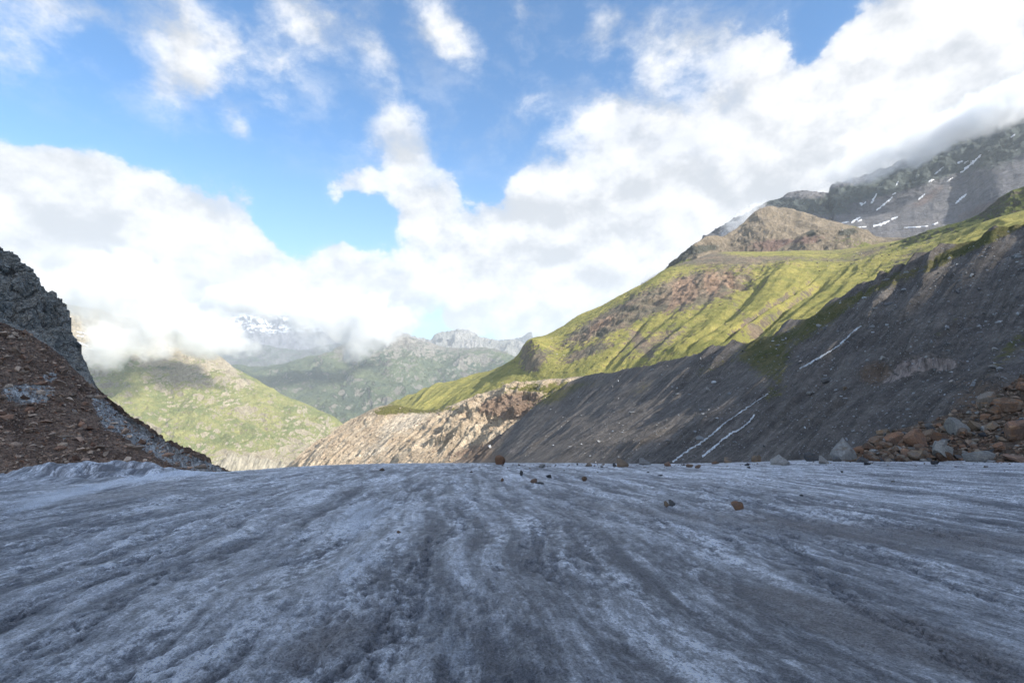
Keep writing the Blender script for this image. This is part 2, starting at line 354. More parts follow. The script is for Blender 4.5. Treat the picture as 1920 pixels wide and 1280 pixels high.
# rounded ice lumps along the left margin
lm = sst(-uu, 0.54, 0.80)*sst(YY, 17, 30)*sst(YY, 100, 70)
l1 = np.abs(pn(np.stack([(XX*.8+YY*.6)*0.16, (YY*.8-XX*.6)*0.34, XX*0], -1), 41)); l2 = np.abs(pn(np.stack([XX*0.45, YY*0.6, XX*0], -1), 43)); l3 = fbm(np.stack([XX*1.3, YY*1.6, XX*0], -1), 3, 45)
h += lm*(1.25*l1*1.3+0.7*l2+.16*l3-.25)
shade = np.clip(1.6*mid+1.0*r-1.2*cr1-.9*cr2+.5*f9+1.3*f4+.6*f10, -1.8, 1.8)
h *= sst(YY, -30, 2)*0.999+0.001
ZZ = ZZ+h
Gg = np.stack([XX, YY, ZZ], -1)
reg('glacier', Gg[60:])
def ice_mat():
    m = bpy.data.materials.new('glacier_ice'); m.use_nodes = True; m.node_tree.nodes.clear(); t = NT(m.node_tree)
    fc = t.attr('flow', 1); pos = t.n('ShaderNodeNewGeometry').outputs['Position']
    a = t.noise(t.v('MULTIPLY', fc, (0.22, 0.05, 1)), 1.0, 5, 0.6)
    b = t.noise(t.v('MULTIPLY', fc, (2.2, 0.45, 1)), 1.0, 10, 0.72)
    c = t.noise(t.v('MULTIPLY', fc, (13.0, 5.5, 1)), 1.0, 8, 0.78)
    d = t.noise(pos, 40.0, 4, 0.8); e = t.noise(t.v('MULTIPLY', fc, (0.9, 0.5, 1)), 1.0, 8, 0.66)
    ht = t.attr('hgt')  # relief tone: crests lighter, hollows darker in the colour, as painted shading
    st1 = t.noise(t.v('MULTIPLY', fc, (3.0, 0.16, 1)), 1.0, 6, 0.62)
    st2 = t.noise(t.v('MULTIPLY', fc, (0.8, 0.07, 1)), 1.0, 5, 0.6, 0.3)
    s = t.m('ADD', t.m('MULTIPLY', a, 0.45), t.m('ADD', t.m('MULTIPLY', b, 0.65), t.m('ADD', t.m('MULTIPLY', c, 0.70), t.m('MULTIPLY', e, 0.30))))  # bump noises also drive the colour, since diffuse light shows little relief
    s = t.m('ADD', s, t.m('ADD', t.m('MULTIPLY', t.m('SUBTRACT', st1, .5), .75), t.m('MULTIPLY', t.m('SUBTRACT', st2, .5), .55)))
    s = t.m('ADD', s, t.m('MULTIPLY', ht, 0.10))
    col = t.mix(t.ss(s, 0.82, 1.36), (0.155, 0.157, 0.165), (0.68, 0.685, 0.695))
    col = t.mix(t.ss(s, 1.16, 1.42), col, (0.86, 0.87, 0.88))
    c2 = t.noise(t.v('MULTIPLY', fc, (8.0, 4.5, 1)), 1.0, 9, 0.74)
    cm = t.ss(t.m('ADD', t.m('MULTIPLY', b, .6), t.m('ADD', t.m('MULTIPLY', st2, .5), t.m('MULTIPLY', st1, .35))), 0.70, 0.82)
    cc_ = t.mix(t.ss(t.m('ADD', c2, t.m('MULTIPLY', ht, .05)), 0.40, 0.58), (0.155, 0.16, 0.175), (0.87, 0.88, 0.89))
    col = t.mix(t.m('MULTIPLY', cm, .82), col, cc_)
    pit = t.ss(t.m('ADD', c2, t.m('MULTIPLY', ht, .08)), 0.36, 0.28)
    col = t.mix(t.m('MULTIPLY', pit, .55), col, (0.045, 0.05, 0.065))
    lowm = t.ss(t.m('ADD', s, t.m('MULTIPLY', c, .3)), 0.92, 0.80)
    col = t.mix(t.m('MULTIPLY', lowm, .8), col, (0.05, 0.056, 0.075))
    dirt = t.ss(t.m('ADD', t.attr('dirt'), t.m('MULTIPLY', t.m('SUBTRACT', b, 0.5), 1.6)), 0.30, 0.75, 0.0, 0.82)
    col = t.mix(dirt, col, t.v('SCALE', (0.185, 0.172, 0.165), sc=t.mr(c, .3, .7, .6, 1.5)))
    clean = t.ss(t.m('ADD', t.attr('clean'), t.m('MULTIPLY', t.m('SUBTRACT', b, 0.5), 1.2)), 0.3, 0.8, 0.0, 0.7)
    col = t.mix(clean, col, (0.72, 0.76, 0.80))
    col = t.v('MULTIPLY', t.v('SCALE', col, sc=t.mr(d, 0.35, 0.65, 0.62, 1.85)), (1.0, 1.0, 1.04))
    # grit
    vd = t.voro(pos, 60.0); r = t.n('ShaderNodeSeparateColor', {0: t.voro(pos, 60.0, out=1)}).outputs[0]
    g = t.m('MULTIPLY', t.ss(r, 0.80, 0.84), t.ss(vd, 0.2, 0.35, 1, 0))
    col = t.mix(t.m('MULTIPLY', g, 0.6), col, (0.04, 0.04, 0.045))
    g2 = t.m('MULTIPLY', t.ss(r, 0.06, 0.03), t.ss(vd, 0.15, 0.3, 1, 0))
    col = t.mix(t.m('MULTIPLY', g2, 0.7), col, (0.85, 0.87, 0.9))
    hh = t.m('ADD', t.m('MULTIPLY', b, 0.14), t.m('ADD', t.m('MULTIPLY', c, 0.09), t.m('MULTIPLY', d, 0.03)))
    bp = t.n('ShaderNodeBump', {'Strength': 1.0, 'Distance': 1.3, 'Height': hh})
    rf = t.mr(c, 0.3, 0.7, 0.38, 0.75)
    bs = t.n('ShaderNodeBsdfPrincipled', {'Base Color': col, 'Roughness': rf, 'Normal': bp.outputs[0], 'Specular IOR Level': 0.45})
    t.n('ShaderNodeOutputMaterial', {0: bs.outputs[0]})
    return m
gpx, gpy = px_of(Gg); vis = YY > 1
dirt = np.where(vis, paint(gpx, gpy, [(1750, 1010, 330, 28, -3, .8), (1250, 960, 320, 22, -4, .55), (1560, 1170, 260, 40, -12, .6), (1800, 1230, 220, 60, -20, .6),
       (1000, 905, 140, 12, -3, .4), (200, 930, 300, 14, 8, .55), (500, 1240, 260, 40, 20, .45), (650, 1180, 120, 70, 40, .4), (1450, 1110, 160, 16, -10, .5), (100, 1140, 200, 30, 10, .35)]), 0)
clean = np.where(vis, paint(gpx, gpy, [(1500, 880, 500, 22, 0, .45), (1250, 925, 280, 14, -2, .35), (150,918,220,12,10,.75), (380,885,100,8,4,.7), (60,950,90,8,14,.6), (820, 1180, 70, 110, 0, .5), (700, 960, 150, 30, 20, .4), (880, 1040, 90, 60, 0, .35), (900, 1240, 60, 50, 0, .3),
       (680, 1010, 60, 90, 15, .4), (620, 1090, 120, 30, 30, .35), (1330, 1050, 200, 14, -8, .3), (1850, 1190, 150, 14, -12, .4)]), 0)
gl = mesh_np('glacier', Gg, grid_faces(*Gg.shape[:2]), ice_mat(),
             {'flow': np.stack([fu+wa*0.7, fv, fu*0], -1), 'hgt': shade, 'dirt': dirt, 'clean': clean})
tag(gl, kind='structure')

# ---- valley floor
def ground():
    R = np.concatenate([[0], np.geomspace(400, 60000, 60)]); A = np.linspace(0, 2*np.pi, 181)
    RR, AA = np.meshgrid(R, A, indexing='ij')
    X = RR*np.sin(AA); Y = RR*np.cos(AA)+400
    Z = -560-0*X+25*fbm(np.stack([X/900, Y/900, X*0], -1), 4, 3)
    G = np.stack([X, Y, Z], -1)
    m = terrain('valley_ground', 160, rgb(120, 125, 90), rgb(100, 110, 75), grass=(0.10, 0.13, 0.045), grass2=(0.06, 0.09, 0.035), bump=0.3)
    o = mesh_np('ground', G, grid_faces(*G.shape[:2]), m, {'st': G, 'grass': np.full(X.shape, .8)}); tag(o, kind='structure')
ground()

# ---- left hillside: scree slope under a rock cliff
m_left = terrain('scree_and_cliff', 7.0, (0.24, 0.155, 0.11), (0.42, 0.29, 0.21), grass=(0.075, 0.085, 0.03), grass2=(0.06, 0.065, 0.03), gthr=1.0,
                 pale=(0.66, 0.65, 0.63), dark=(0.46, 0.44, 0.39), specks=0.42, speck_col=(0.42, 0.32, 0.25), streak=0.35, bump=1.3, crack=0.6)
secs = [
 [(-560,990,45),(-600,700,72),(-620,400,95),(-600,60,115)],
 [(-160,925,62),(-170,750,85),(-160,540,110),(-170,330,128)],
 [(10,905,69),(0,760,92),(5,600,120),(0,478,138)],
 [(50,900,70),(40,770,94),(35,612,121),(32,497,138)],
 [(100,897,71),(85,780,95),(62,625,122),(58,524,138)],
 [(150,893,73),(130,785,97),(95,645,123),(92,556,138)],
 [(190,890,75),(160,795,99),(120,665,124),(124,586,138)],
 [(230,887,77),(185,800,101),(142,690,124),(138,632,135)],
 [(260,886,79),(210,805,102),(165,712,123),(156,672,131)],
 [(285,885,80),(240,815,103),(190,745,121),(172,712,127)],
 [(310,884,82),(265,828,103),(222,776,117),(200,742,122)],
 [(335,884,84),(300,840,102),(262,804,111),(235,770,117)],
 [(365,884,86),(335,855,100),(310,832,106),(285,806,112)],
 [(395,886,89),(375,868,98),(358,853,103),(340,836,108)],
 [(425,890,92),(412,880,98),(400,872,102),(388,860,106)],
 [(455,905,96),(450,898,100),(446,894,102),(440,888,105)],
 [(480,940,98),(478,930,101),(476,925,103),(472,920,106)]]
def d_left(G, ST, N):
    px, py = px_of(G)
    t = ST[..., 1]
    # cliff = upper band
    bx = np.interp(px, [-700, -160, 5, 62, 95, 120, 142, 165, 190, 500], [450, 560, 600, 625, 645, 665, 690, 712, 730, 700])
    cl = sst(bx-py, -8, 12)*sst(px, 172, 140)
    r = fbm(G*np.array([.10, .10, .05]), 6, 21, 0.55, ridged=True)
    q = G/5.0; blk = np.floor(q+0.5*fbm(G/7, 2, 8)[..., None]); bj = pn(blk*0.37+0.31, 77)
    blk2 = np.floor(G/2.0+0.6*fbm(G/3, 2, 18)[..., None]); bj2 = pn(blk2*0.37+0.31, 78)
    d = cl*(3.4*(r-0.3)+2.6*bj+1.5*bj2+0.5*fbm(G*0.8, 4, 12, .6))
    d = d+(1-cl)*(0.8*fbm(G*0.09, 5, 23, 0.55)+0.35*fbm(G*0.7, 4, 29, 0.6)+0.16*np.abs(pn(G*2.2, 3)))
    rp = sst(px, 150, 230)*sst(np.abs((py-HZ)-((px-165)*0.72+20)), 60, 10)
    d += rp*(1.3*fbm(G*0.22, 5, 51, .55, True)-.4)
    d *= np.clip(t/6, 0.15, 1)
    return N*d[..., None]
def a_cliff(px, py, G, ST):
    bx = np.interp(px, [-700, -160, 5, 62, 95, 120, 142, 165, 190, 500], [450, 560, 600, 625, 645, 665, 690, 712, 730, 700])
    return sst(bx-py, -14, 6)*sst(px, 210, 170)*1.2
build('hill/left', secs, 900, 420, d_left, m_left,
      {'dark': a_cliff, 'grass': lambda px, py, G, ST: 0.62*a_cliff(px, py, G, ST),
       'pale': [(60,738,42,20,5,1.1),(95,705,14,10,0,.9),(195,765,12,40,30,.6),(240,800,75,18,-36,.9),(330,855,95,18,-27,.85),(200,790,14,20,20,.6),(270,830,40,8,-36,.5),(150,885,40,12,0,.9),(190,890,26,10,0,.8),
                (20,735,22,14,0,.7),(138,770,10,10,0,.6),(120,820,7,6,0,.6),(400,880,40,10,-20,.7)]},
      foot_drop=6, back_len=60, back_drop=50)

# ---- right moraine wall
m_mor = terrain('moraine_gravel', 7.0, (0.115, 0.104, 0.096), (0.185, 0.166, 0.15), grass=(0.075, 0.080, 0.030), grass2=(0.13, 0.115, 0.055), gthr=0.60,
                pale=(0.30, 0.255, 0.235), red=(0.15, 0.115, 0.09), specks=0.22, crack=0.0, streak=0.5, bump=1.0, speck_col=(0.42, 0.44, 0.46))
ms = [((800,890,440),(845,872,445)),((825,884,430),(880,852,442)),((850,880,415),(925,826,438)),((872,876,400),(965,796,432)),((892,874,385),(1010,757,425)),((912,872,365),(1055,723,415)),((925,872,345),(1100,705,400)),
      ((960,872,285),(1200,687,320)),((1010,872,215),(1300,665,260)),
      ((1090,872,175),(1400,643,220)),((1170,872,150),(1500,600,190)),((1235,872,133),(1570,560,173)),((1300,872,120),(1640,520,160)),((1430,872,98),(1780,463,143)),((1560,872,80),(1920,413,130)),
      ((1730,872,66),(2180,310,118)),((1920,875,54),(2500,180,110)),((2500,900,40),(3300,-100,105))]
secs = []
for f, c in ms:
    A_, B_ = P(*f), P(*c); pts = []
    for t_ in (0, .33, .66, 1):
        q = A_+(B_-A_)*t_; q[2] -= 0.10*np.linalg.norm(B_-A_)*t_*(1-t_)*1.2
        pts.append((960+F*q[0]/q[1], HZ-F*q[2]/q[1], q[1]))
    secs.append(pts)
def d_mor(G, ST, N):
    s, t = ST[..., 0], ST[..., 1]
    px, py = px_of(G)
    L = t[-1:]
    tt = t/np.maximum(L, 1)
    w = 4*fbm(G*0.02, 3, 4)
    gul = fbm(np.stack([(s+w)*0.055, t*0.009, s*0], -1), 4, 61, 0.5, True)
    gm_ = sst(fbm(G*.012, 3, 68), -.15, .3)
    g2_ = fbm(np.stack([(s+w)*0.16, t*0.02, s*0], -1), 4, 67, .6, True)
    d = 3.2*(gul-0.2)*np.clip(tt*4, .2, 1)*(.2+gm_)+.8*g2_*(.25+gm_)+2.6*fbm(G*.02, 3, 69)
    d += 0.5*fbm(G*0.12, 5, 63, .55)+0.13*fbm(G*0.9, 3, 64, .6)
    # bedrock outcrops
    oc = paint(px, py, [(1690,690,70,22,12,1.0),(1770,680,40,16,0,.8),(1880,740,50,45,0,.7)])
    qb = np.floor(np.stack([G[..., 0]/2.6+G[..., 2]/5, G[..., 1]/3.2, G[..., 2]/1.7], -1)+.5*fbm(G/4, 2, 66)[..., None])
    d += np.clip(oc*1.5-.4, 0, 1)*(1.6+1.2*fbm(G*0.25, 5, 65, .6, True)+1.1*pn(qb*.37+.3, 6))
    # stream channels
    ch = np.zeros_like(px)
    for (x0, y0, x1, y1) in ((1265,862,1358,795),(1310,862,1415,780),(1490,700,1615,612),(1358,795,1490,700)):
        dx, dy = x1-x0, y1-y0; l = math.hypot(dx, dy); a = ((px-x0)*dx+(py-y0)*dy)/l/l
        dd = np.abs((px-x0)*dy-(py-y0)*dx)/l; ch = np.maximum(ch, np.exp(-(dd/9)**2)*sst(a, -.15, .05)*sst(a, 1.15, .95))
    d -= 1.0*ch
    d *= np.clip(tt*8, .15, 1)
    return N*d[..., None]
build('moraine_slope', secs, 1100, 460, d_mor, m_mor,
      {'grass': [(1435,665,45,60,35,.95),(1530,605,70,26,35,.85),(1330,690,70,15,20,.5),(1450,740,30,20,40,.5),(1250,760,60,20,40,.3),(1700,600,80,20,30,.35),(1120,718,70,12,5,.45),(1760,490,240,14,26,.62),(1880,432,140,14,24,.75),(1640,535,110,9,30,.45),(1900,650,90,30,35,.55),
                 (1780,610,90,16,35,.45),(1060,740,50,20,30,.5),(1200,730,50,16,30,.45),(1380,760,30,60,50,.3),(1010,745,40,20,20,.7)],
       'pale': [(1715,685,46,18,12,.85),(1672,712,30,8,14,.6),(1775,684,24,14,0,.75),(1885,735,45,24,10,.5),(1550,713,16,7,10,.8),(960,845,20,10,0,.5),(1000,815,14,8,0,.3)],
       'red': [(1640,700,34,26,10,.9),(880,840,90,22,20,.7),(930,860,60,16,0,.5),(1860,760,90,40,20,.6),(1800,700,100,80,30,.35)]},
      foot_drop=10, back_len=70, back_drop=22)

# ---- pale rock slope with red crags beyond the ice
m_pale = terrain('pale_rock_slope', 20.0, (0.50, 0.39, 0.275), (0.62, 0.51, 0.375), grass=(0.17, 0.16, 0.055), grass2=(0.13, 0.13, 0.045), gthr=0.6,
                 red=(0.27, 0.195, 0.145), pale=(0.66, 0.56, 0.43), specks=0.03, streak=0.4, bump=1.0, crack=0.2)
cr = [(500,905,830),(560,868,810),(620,816,800),(655,790,790),(700,766,760),(740,759,740),(790,768,720),(830,765,690),(870,750,670),(920,732,640),(970,720,610),(1020,712,580),(1080,706,540),(1160,700,480)]
ft = [(440,930,800),(500,905,760),(520,900,740),(540,900,700),(560,900,660),(590,900,640),(620,900,610),(650,900,580),(690,900,560),(730,900,530),(780,900,510),(840,900,480),(900,900,440),(980,900,390)]
secs = []
for f, c in zip(ft, cr):
    A_, B_ = P(*f), P(*c); pts = []
    for t_ in (0, .5, 1):
        q = A_+(B_-A_)*t_; q[2] += [0, 4, 0][int(t_*2)]
        pts.append((960+F*q[0]/q[1], HZ-F*q[2]/q[1], q[1]))
    secs.append(pts)
def d_pale(G, ST, N):
    s, t = ST[..., 0], ST[..., 1]; px, py = px_of(G)
    w = 10*fbm(G*0.01, 3, 4)
    gul = fbm(np.stack([(s+w)*0.026, t*0.006, s*0], -1), 6, 71, 0.6, True)
    gm_ = sst(fbm(G*.008, 3, 74), -.2, .3)
    d = 8.0*(gul-.2)*(.25+gm_)+5*fbm(G*0.012, 3, 75)+2.2*fbm(G*0.05, 5, 72, .6, True)
    crag = np.clip(paint(px, py, [(950,765,60,34,25,1.1),(900,770,45,22,20,.9),(1000,760,40,26,20,.8),(850,815,50,24,20,.7),(960,810,30,14,0,.5),(790,830,40,16,20,.5)]), 0, 1)
    q = np.stack([G[..., 0]/15, G[..., 1]/15, G[..., 2]/9], -1)+0.4*fbm(G/30, 2, 8)[..., None]
    d += crag*(9*fbm(G*0.03, 5, 73, .55, True)+5*pn(np.floor(q)*.37+.3, 5)-1)
    d *= np.clip((t[-1:]-t)/12, .12, 1)
    return N*d[..., None]
build('hill/pale', secs, 620, 220, d_pale, m_pale,
      {'red': [(950,762,36,28,20,.8),(990,765,34,22,20,.6),(905,765,30,16,20,.5),(880,845,80,16,15,.6),(1000,745,40,20,10,.3)],
       'grass': [(790,768,110,9,2,.8),(740,765,40,12,20,.6),(980,728,80,12,5,.8),(1040,745,70,26,20,.7),(930,785,30,8,0,.3),(850,790,40,10,20,.35),(640,830,60,10,40,.35),(1010,790,50,20,20,.55)],
       'pale': [(740,795,70,26,40,.62),(790,785,40,16,30,.5),(690,850,90,12,10,.4)]},
      foot_drop=40, back_len=120, back_drop=60)

# ---- green mountainside
m_green = terrain('alpine_meadow', 34.0, (0.22, 0.17, 0.125), (0.15, 0.135, 0.10), grass=(0.32, 0.285, 0.09), grass2=(0.19, 0.19, 0.06), gthr=0.60,
                  red=(0.30, 0.21, 0.15), dark=(0.07, 0.07, 0.045), specks=0.07, bump=0.9, speck_col=(0.40, 0.37, 0.31))
gs = [((600,860,1450),(680,792,1700),(690,800,1900)),((650,835,1350),(715,768,1600),(740,790,1800)),((690,815,1250),(750,752,1500),(780,780,1700)),((720,800,1150),(790,732,1430),(820,760,1650)),
      ((750,790,1100),(850,713,1380),(870,740,1600)),((780,785,1050),(900,700,1330),(920,725,1550)),((810,780,980),(950,683,1250),(970,705,1450)),((830,770,920),(985,665,1200),(1000,690,1400)),
      ((850,765,870),(1010,645,1150),(1030,665,1350)),((880,760,820),(1060,608,1100),(1080,620,1300)),((900,755,790),(1082,595,1090),(1100,600,1300)),((930,750,760),(1120,579,1080),(1150,585,1290)),
      ((970,748,720),(1160,557,1070),(1190,560,1280)),((1000,745,690),(1200,535,1060),(1230,536,1270)),((1040,740,650),(1240,514,1040),(1280,500,1250)),((1100,735,610),(1300,508,990),(1330,476,1240)),
      ((1150,725,570),(1350,503,940),(1380,472,1230)),((1200,715,530),(1420,502,880),(1440,472,1220)),((1260,705,490),(1480,501,820),(1500,470,1200)),((1330,695,450),(1560,512,760),(1570,468,1150)),
      ((1410,680,410),(1640,500,690),(1640,458,1080)),((1500,655,360),(1740,470,620),(1740,440,1000)),((1620,610,310),(1850,430,560),(1840,405,900)),((1800,560,260),(2050,380,480),(2040,350,800)),((2100,480,220),(2400,260,400),(2400,240,700))]
def d_green(G, ST, N):
    s, t = ST[..., 0], ST[..., 1]; px, py = px_of(G)
    w = 26*fbm(G*0.004, 3, 4)
    tt = t/np.maximum(t[-1:], 1)
    band = sst(tt, .02, .12)*sst(tt, .75, .52)
    gul = fbm(np.stack([(s+w)*0.0105, t*0.0012, s*0], -1), 4, 85, 0.5, True)
    gm_ = sst(fbm(G*.0025, 3, 84), -.2, .3)
    d = 9*(gul-.2)*band*(.15+gm_)+9*fbm(G*0.006, 6, 86, .52)+1.6*fbm(G*0.06, 5, 87, .6, True)
    crag = np.clip(paint(px, py, [(1300,540,90,26,10,1.0),(1180,590,90,16,25,.8),(1010,672,40,14,30,1.0),(1390,520,50,20,20,.8),(1080,640,50,14,25,.4)]), 0, 1)
    d += crag*(9*fbm(G*0.028, 5, 88, .6, True)-2)
    # big rib casting shade at the left
    d += 26*np.clip(paint(px, py, [(1012,668,26,26,30,1.0)]), 0, 1)
    # gullies seen in the meadow
    for (x0, y0, x1, y1, wd_, dp) in ((1130,690,1215,600,4,5),(1290,660,1400,570,4,6),(1420,600,1530,520,3,5),(1360,640,1490,545,5,9),(1395,640,1540,530,6,10),(1345,605,1430,525,9,9),(1240,640,1330,560,7,6),(1180,660,1290,560,6,5)):
        dx, dy = x1-x0, y1-y0; l = math.hypot(dx, dy); a = ((px-x0)*dx+(py-y0)*dy)/l/l
        dd = ((px-x0)*dy-(py-y0)*dx)/l; d -= dp*np.exp(-(dd/wd_)**2)*sst(a, -.15, .15)*sst(a, 1.15, .85)
    d *= np.clip((1-tt)*6, .3, 1)
    return N*d[..., None]
build('mountainside', gs, 1000, 360, d_green, m_green,
      {'grass': lambda px, py, G, ST: 0.80-paint(px, py, [(1300,545,95,30,15,.75),(1180,585,110,16,25,.7),(1400,600,60,8,-50,.3),(1230,640,70,20,20,.35),(1100,660,60,10,20,.5),(1120,610,60,12,30,.4),(1010,672,30,12,30,.4),(1150,610,40,14,30,.3),(1290,480,70,16,10,.6),(1350,486,110,10,-3,.5),(1470,484,70,6,0,.35),(1560,488,40,5,0,.3),(1200,640,10,60,40,.3),
                 (1560,470,60,10,0,.3),(1640,470,60,14,20,.35),(1700,480,80,10,28,.3)]),
       'red': [(1285,545,26,28,40,1.0),(1335,530,16,26,15,.95),(1368,525,12,22,15,.85),(1240,600,10,70,-38,.7),(1130,605,34,9,30,.8),(1100,640,10,24,-35,.45),(1445,545,9,26,5,.8),(1300,500,60,10,0,.4),(1570,535,6,14,0,.7)],
       'dark': [(1310,560,60,14,40,.25)]},
      foot_drop=60, back_len=300, back_drop=120)

# ---- brown ridge above the terrace
m_brown = terrain('brown_scree', 60.0, (0.185, 0.152, 0.11), (0.25, 0.205, 0.15), grass=(0.16, 0.165, 0.05), grass2=(0.11, 0.12, 0.04), gthr=0.66,
                  dark=(0.075, 0.075, 0.06), red=(0.17, 0.115, 0.095), specks=0.06, bump=0.9, streak=0.25)
cr = [(1180,560,1300),(1225,527,1330),(1255,495,1370),(1285,466,1400),(1308,449,1430),(1335,442,1470),(1360,440,1520),(1388,421,1580),(1414,398,1640),(1437,386,1680),(1458,388,1700),(1490,393,1710),(1530,404,1700),(1580,420,1680),(1650,440,1600),(1750,440,1500),(1850,420,1400)]
secs = []
for i, c in enumerate(cr):
    fx = c[0]+ (20 if c[0] < 1300 else 0)
    fy = max(c[1]+14, 505 if c[0] < 1700 else 470); fd = 1080
    A_, B_ = P(fx, fy, min(fd, c[2]-60)), P(*c); pts = []
    for t_ in (0, .5, 1):
        q = A_+(B_-A_)*t_; q[2] -= [0, 22, 0][int(t_*2)]*(1 if c[0] > 1330 else 0)
        pts.append((960+F*q[0]/q[1], HZ-F*q[2]/q[1], q[1]))
    secs.append(pts)
def d_brown(G, ST, N):
    s, t = ST[..., 0], ST[..., 1]
    d = 24*fbm(G*0.006, 7, 91, .58, True)+4*fbm(G*0.05, 4, 92, .6)-14
    d *= np.clip((t[-1:]-t)/40, .35, 1)
    return N*d[..., None]
build('ridge', secs, 520, 160, d_brown, m_brown,
      {'grass': [(1350,488,160,10,2,.7),(1450,440,60,6,-20,.35),(1380,452,60,6,10,.4),(1500,490,200,14,4,.8),(1280,500,60,10,10,.4),(1400,470,30,6,-20,.4),(1600,470,90,14,0,.7),(1540,445,30,10,0,.5)],
       'dark': [(1400,430,16,5,0,.5),(1420,465,40,6,-10,.4),(1300,475,60,12,20,.55),(1262,492,40,9,42,1.0),(1330,465,40,8,0,.35)],  # strip along the left flank is its shade, painted dark
       'red': [(1470,460,80,16,0,.8),(1380,475,40,8,0,.3)]}, foot_drop=60, back_len=260, back_drop=200)
cr = [(1440,478,1290),(1480,452,1300),(1520,432,1310),(1556,422,1320),(1590,419,1320),(1620,430,1310),(1650,444,1290),(1700,455,1250),(1760,462,1200)]
secs = [[(c[0]+5, max(c[1]+10, 497), 1060), ((c[0]+3), (c[1]+max(c[1]+10, 497))/2, (c[2]+1080)/2), c] for c in cr]
build('knoll', secs, 260, 90, d_brown, m_brown,
      {'grass': [(1640,462,90,16,-10,.9),(1600,425,50,6,0,.6),(1560,480,120,12,0,.7)], 'dark': [(1520,437,14,9,0,.8),(1590,435,26,9,10,.8),(1570,470,10,5,0,.5)],
       'red': [(1510,450,60,14,10,.6)]}, foot_drop=60, back_len=120, back_drop=60)

# ---- dark green knoll at the right edge
m_dk = terrain('rough_meadow', 24.0, (0.13, 0.115, 0.085), (0.09, 0.085, 0.065), grass=(0.12, 0.135, 0.035), grass2=(0.075, 0.09, 0.028), gthr=0.5, specks=0.12, bump=1.2)
cr = [(1600,480,1000),(1660,460,960),(1720,440,900),(1780,420,860),(1830,405,820),(1858,385,790),(1885,364,770),(1920,349,750),(2000,315,720),(2300,200,680)]
secs = [[(c[0]+10, c[1]+95, 520), (c[0]+5, c[1]+48, 640), c] for c in cr]
def d_dk(G, ST, N):
    t = ST[..., 1]
    d = 9*fbm(G*0.02, 6, 95, .55, True)-4; d *= np.clip((t[-1:]-t)/20, .3, 1)
    return N*d[..., None]
build('knoll/right', secs, 320, 120, d_dk, m_dk, {'grass': lambda px, py, G, ST: 0.55+0*px}, foot_drop=60, back_len=150, back_drop=60)

# ---- grey rock mountain under the cloud
m_grey = terrain('grey_rock', 110.0, (0.125, 0.125, 0.135), (0.17, 0.165, 0.17), grass=(0.10, 0.125, 0.05), grass2=(0.08, 0.10, 0.05), gthr=0.72,
                 dark=(0.075, 0.09, 0.085), red=(0.15, 0.12, 0.115), specks=0.05, streak=0.35, bump=0.9)
cr = [(1180,560,2300),(1250,505,2300),(1330,445,2300),(1380,412,2350),(1430,388,2350),(1460,376,2350),(1490,362,2350),(1522,361,2350),(1556,369,2350),(1566,350,2350),(1600,338,2350),(1660,318,2350),(1730,286,2300),(1800,262,2250),(1860,238,2200),(1920,203,2150),(2050,130,2050),(2400,-60,1900)]
secs = []
for c in cr:
    fy = 470 if c[0] < 1700 else 470-(c[0]-1700)*0.30
    fy = max(fy, c[1]+25)
    A_, B_ = P(c[0]+10, fy, 1500 if c[0] < 1850 else 1300), P(*c); pts = []
    for t_ in (0, .33, .66, 1):
        q = A_+(B_-A_)*t_; q[2] -= 150*t_*(1-t_)*(.3 if c[0] < 1400 else 1)
        pts.append((960+F*q[0]/q[1], HZ-F*q[2]/q[1], q[1]))
    secs.append(pts)
def d_grey(G, ST, N):
    s, t = ST[..., 0], ST[..., 1]; tt = t/np.maximum(t[-1:], 1)
    top = sst(tt, .45, .8)
    d = (6+34*top)*(fbm(G*0.006, 7, 101, .58, True)-.1)+8*fbm(np.stack([s*.012, t*.002, s*0], -1), 4, 102, .5)
    d *= np.clip((1-tt)*10, .6, 1)
    return N*d[..., None]
build('mountain', secs, 640, 240, d_grey, m_grey,
      {'dark': [(1500,385,110,14,-8,.9),(1640,355,120,16,14,.85),(1760,305,150,26,20,.8),(1880,270,90,50,20,.8),(1580,360,30,12,0,.6)],
       'grass': [(1540,400,36,9,-25,.7),(1495,378,30,5,-15,.6),(1580,396,14,6,0,.5)],
       'red': [(1740,370,60,14,35,.6),(1850,390,90,18,20,.6),(1700,345,20,8,40,.5)]}, foot_drop=150, back_len=700, back_drop=500)

# ---- hazy green mountainside beyond the valley mouth on the left
m_far1 = terrain('far_meadow', 120.0, (0.30, 0.26, 0.19), (0.38, 0.33, 0.25), grass=(0.29, 0.28, 0.11), grass2=(0.15, 0.175, 0.07), gthr=0.50, dark=(0.075, 0.095, 0.06),
                 pale=(0.40, 0.36, 0.28), specks=0.04, bump=1.0, speck_col=(0.45, 0.42, 0.36))
cr = [(-200,430,3300),(0,500,3250),(100,560,3200),(180,580,3150),(250,598,3100),(330,620,3000),(375,645,2980),(420,672,2950),(460,697,2930),(510,727,2900),(560,751,2880),(610,775,2850),(645,795,2800),(690,830,2700)]
secs = []
for c in cr:
    fx = c[0]-70 if c[0] > 100 else c[0]
    A_, B_ = P(fx, 905, 2000 if c[0] < 400 else 2000+(c[0]-400)*1.4), P(*c); pts = []
    for t_ in (0, .33, .66, 1):
        q = A_+(B_-A_)*t_; q[2] += 40*t_*(1-t_)
        pts.append((960+F*q[0]/q[1], HZ-F*q[2]/q[1], q[1]))
    secs.append(pts)
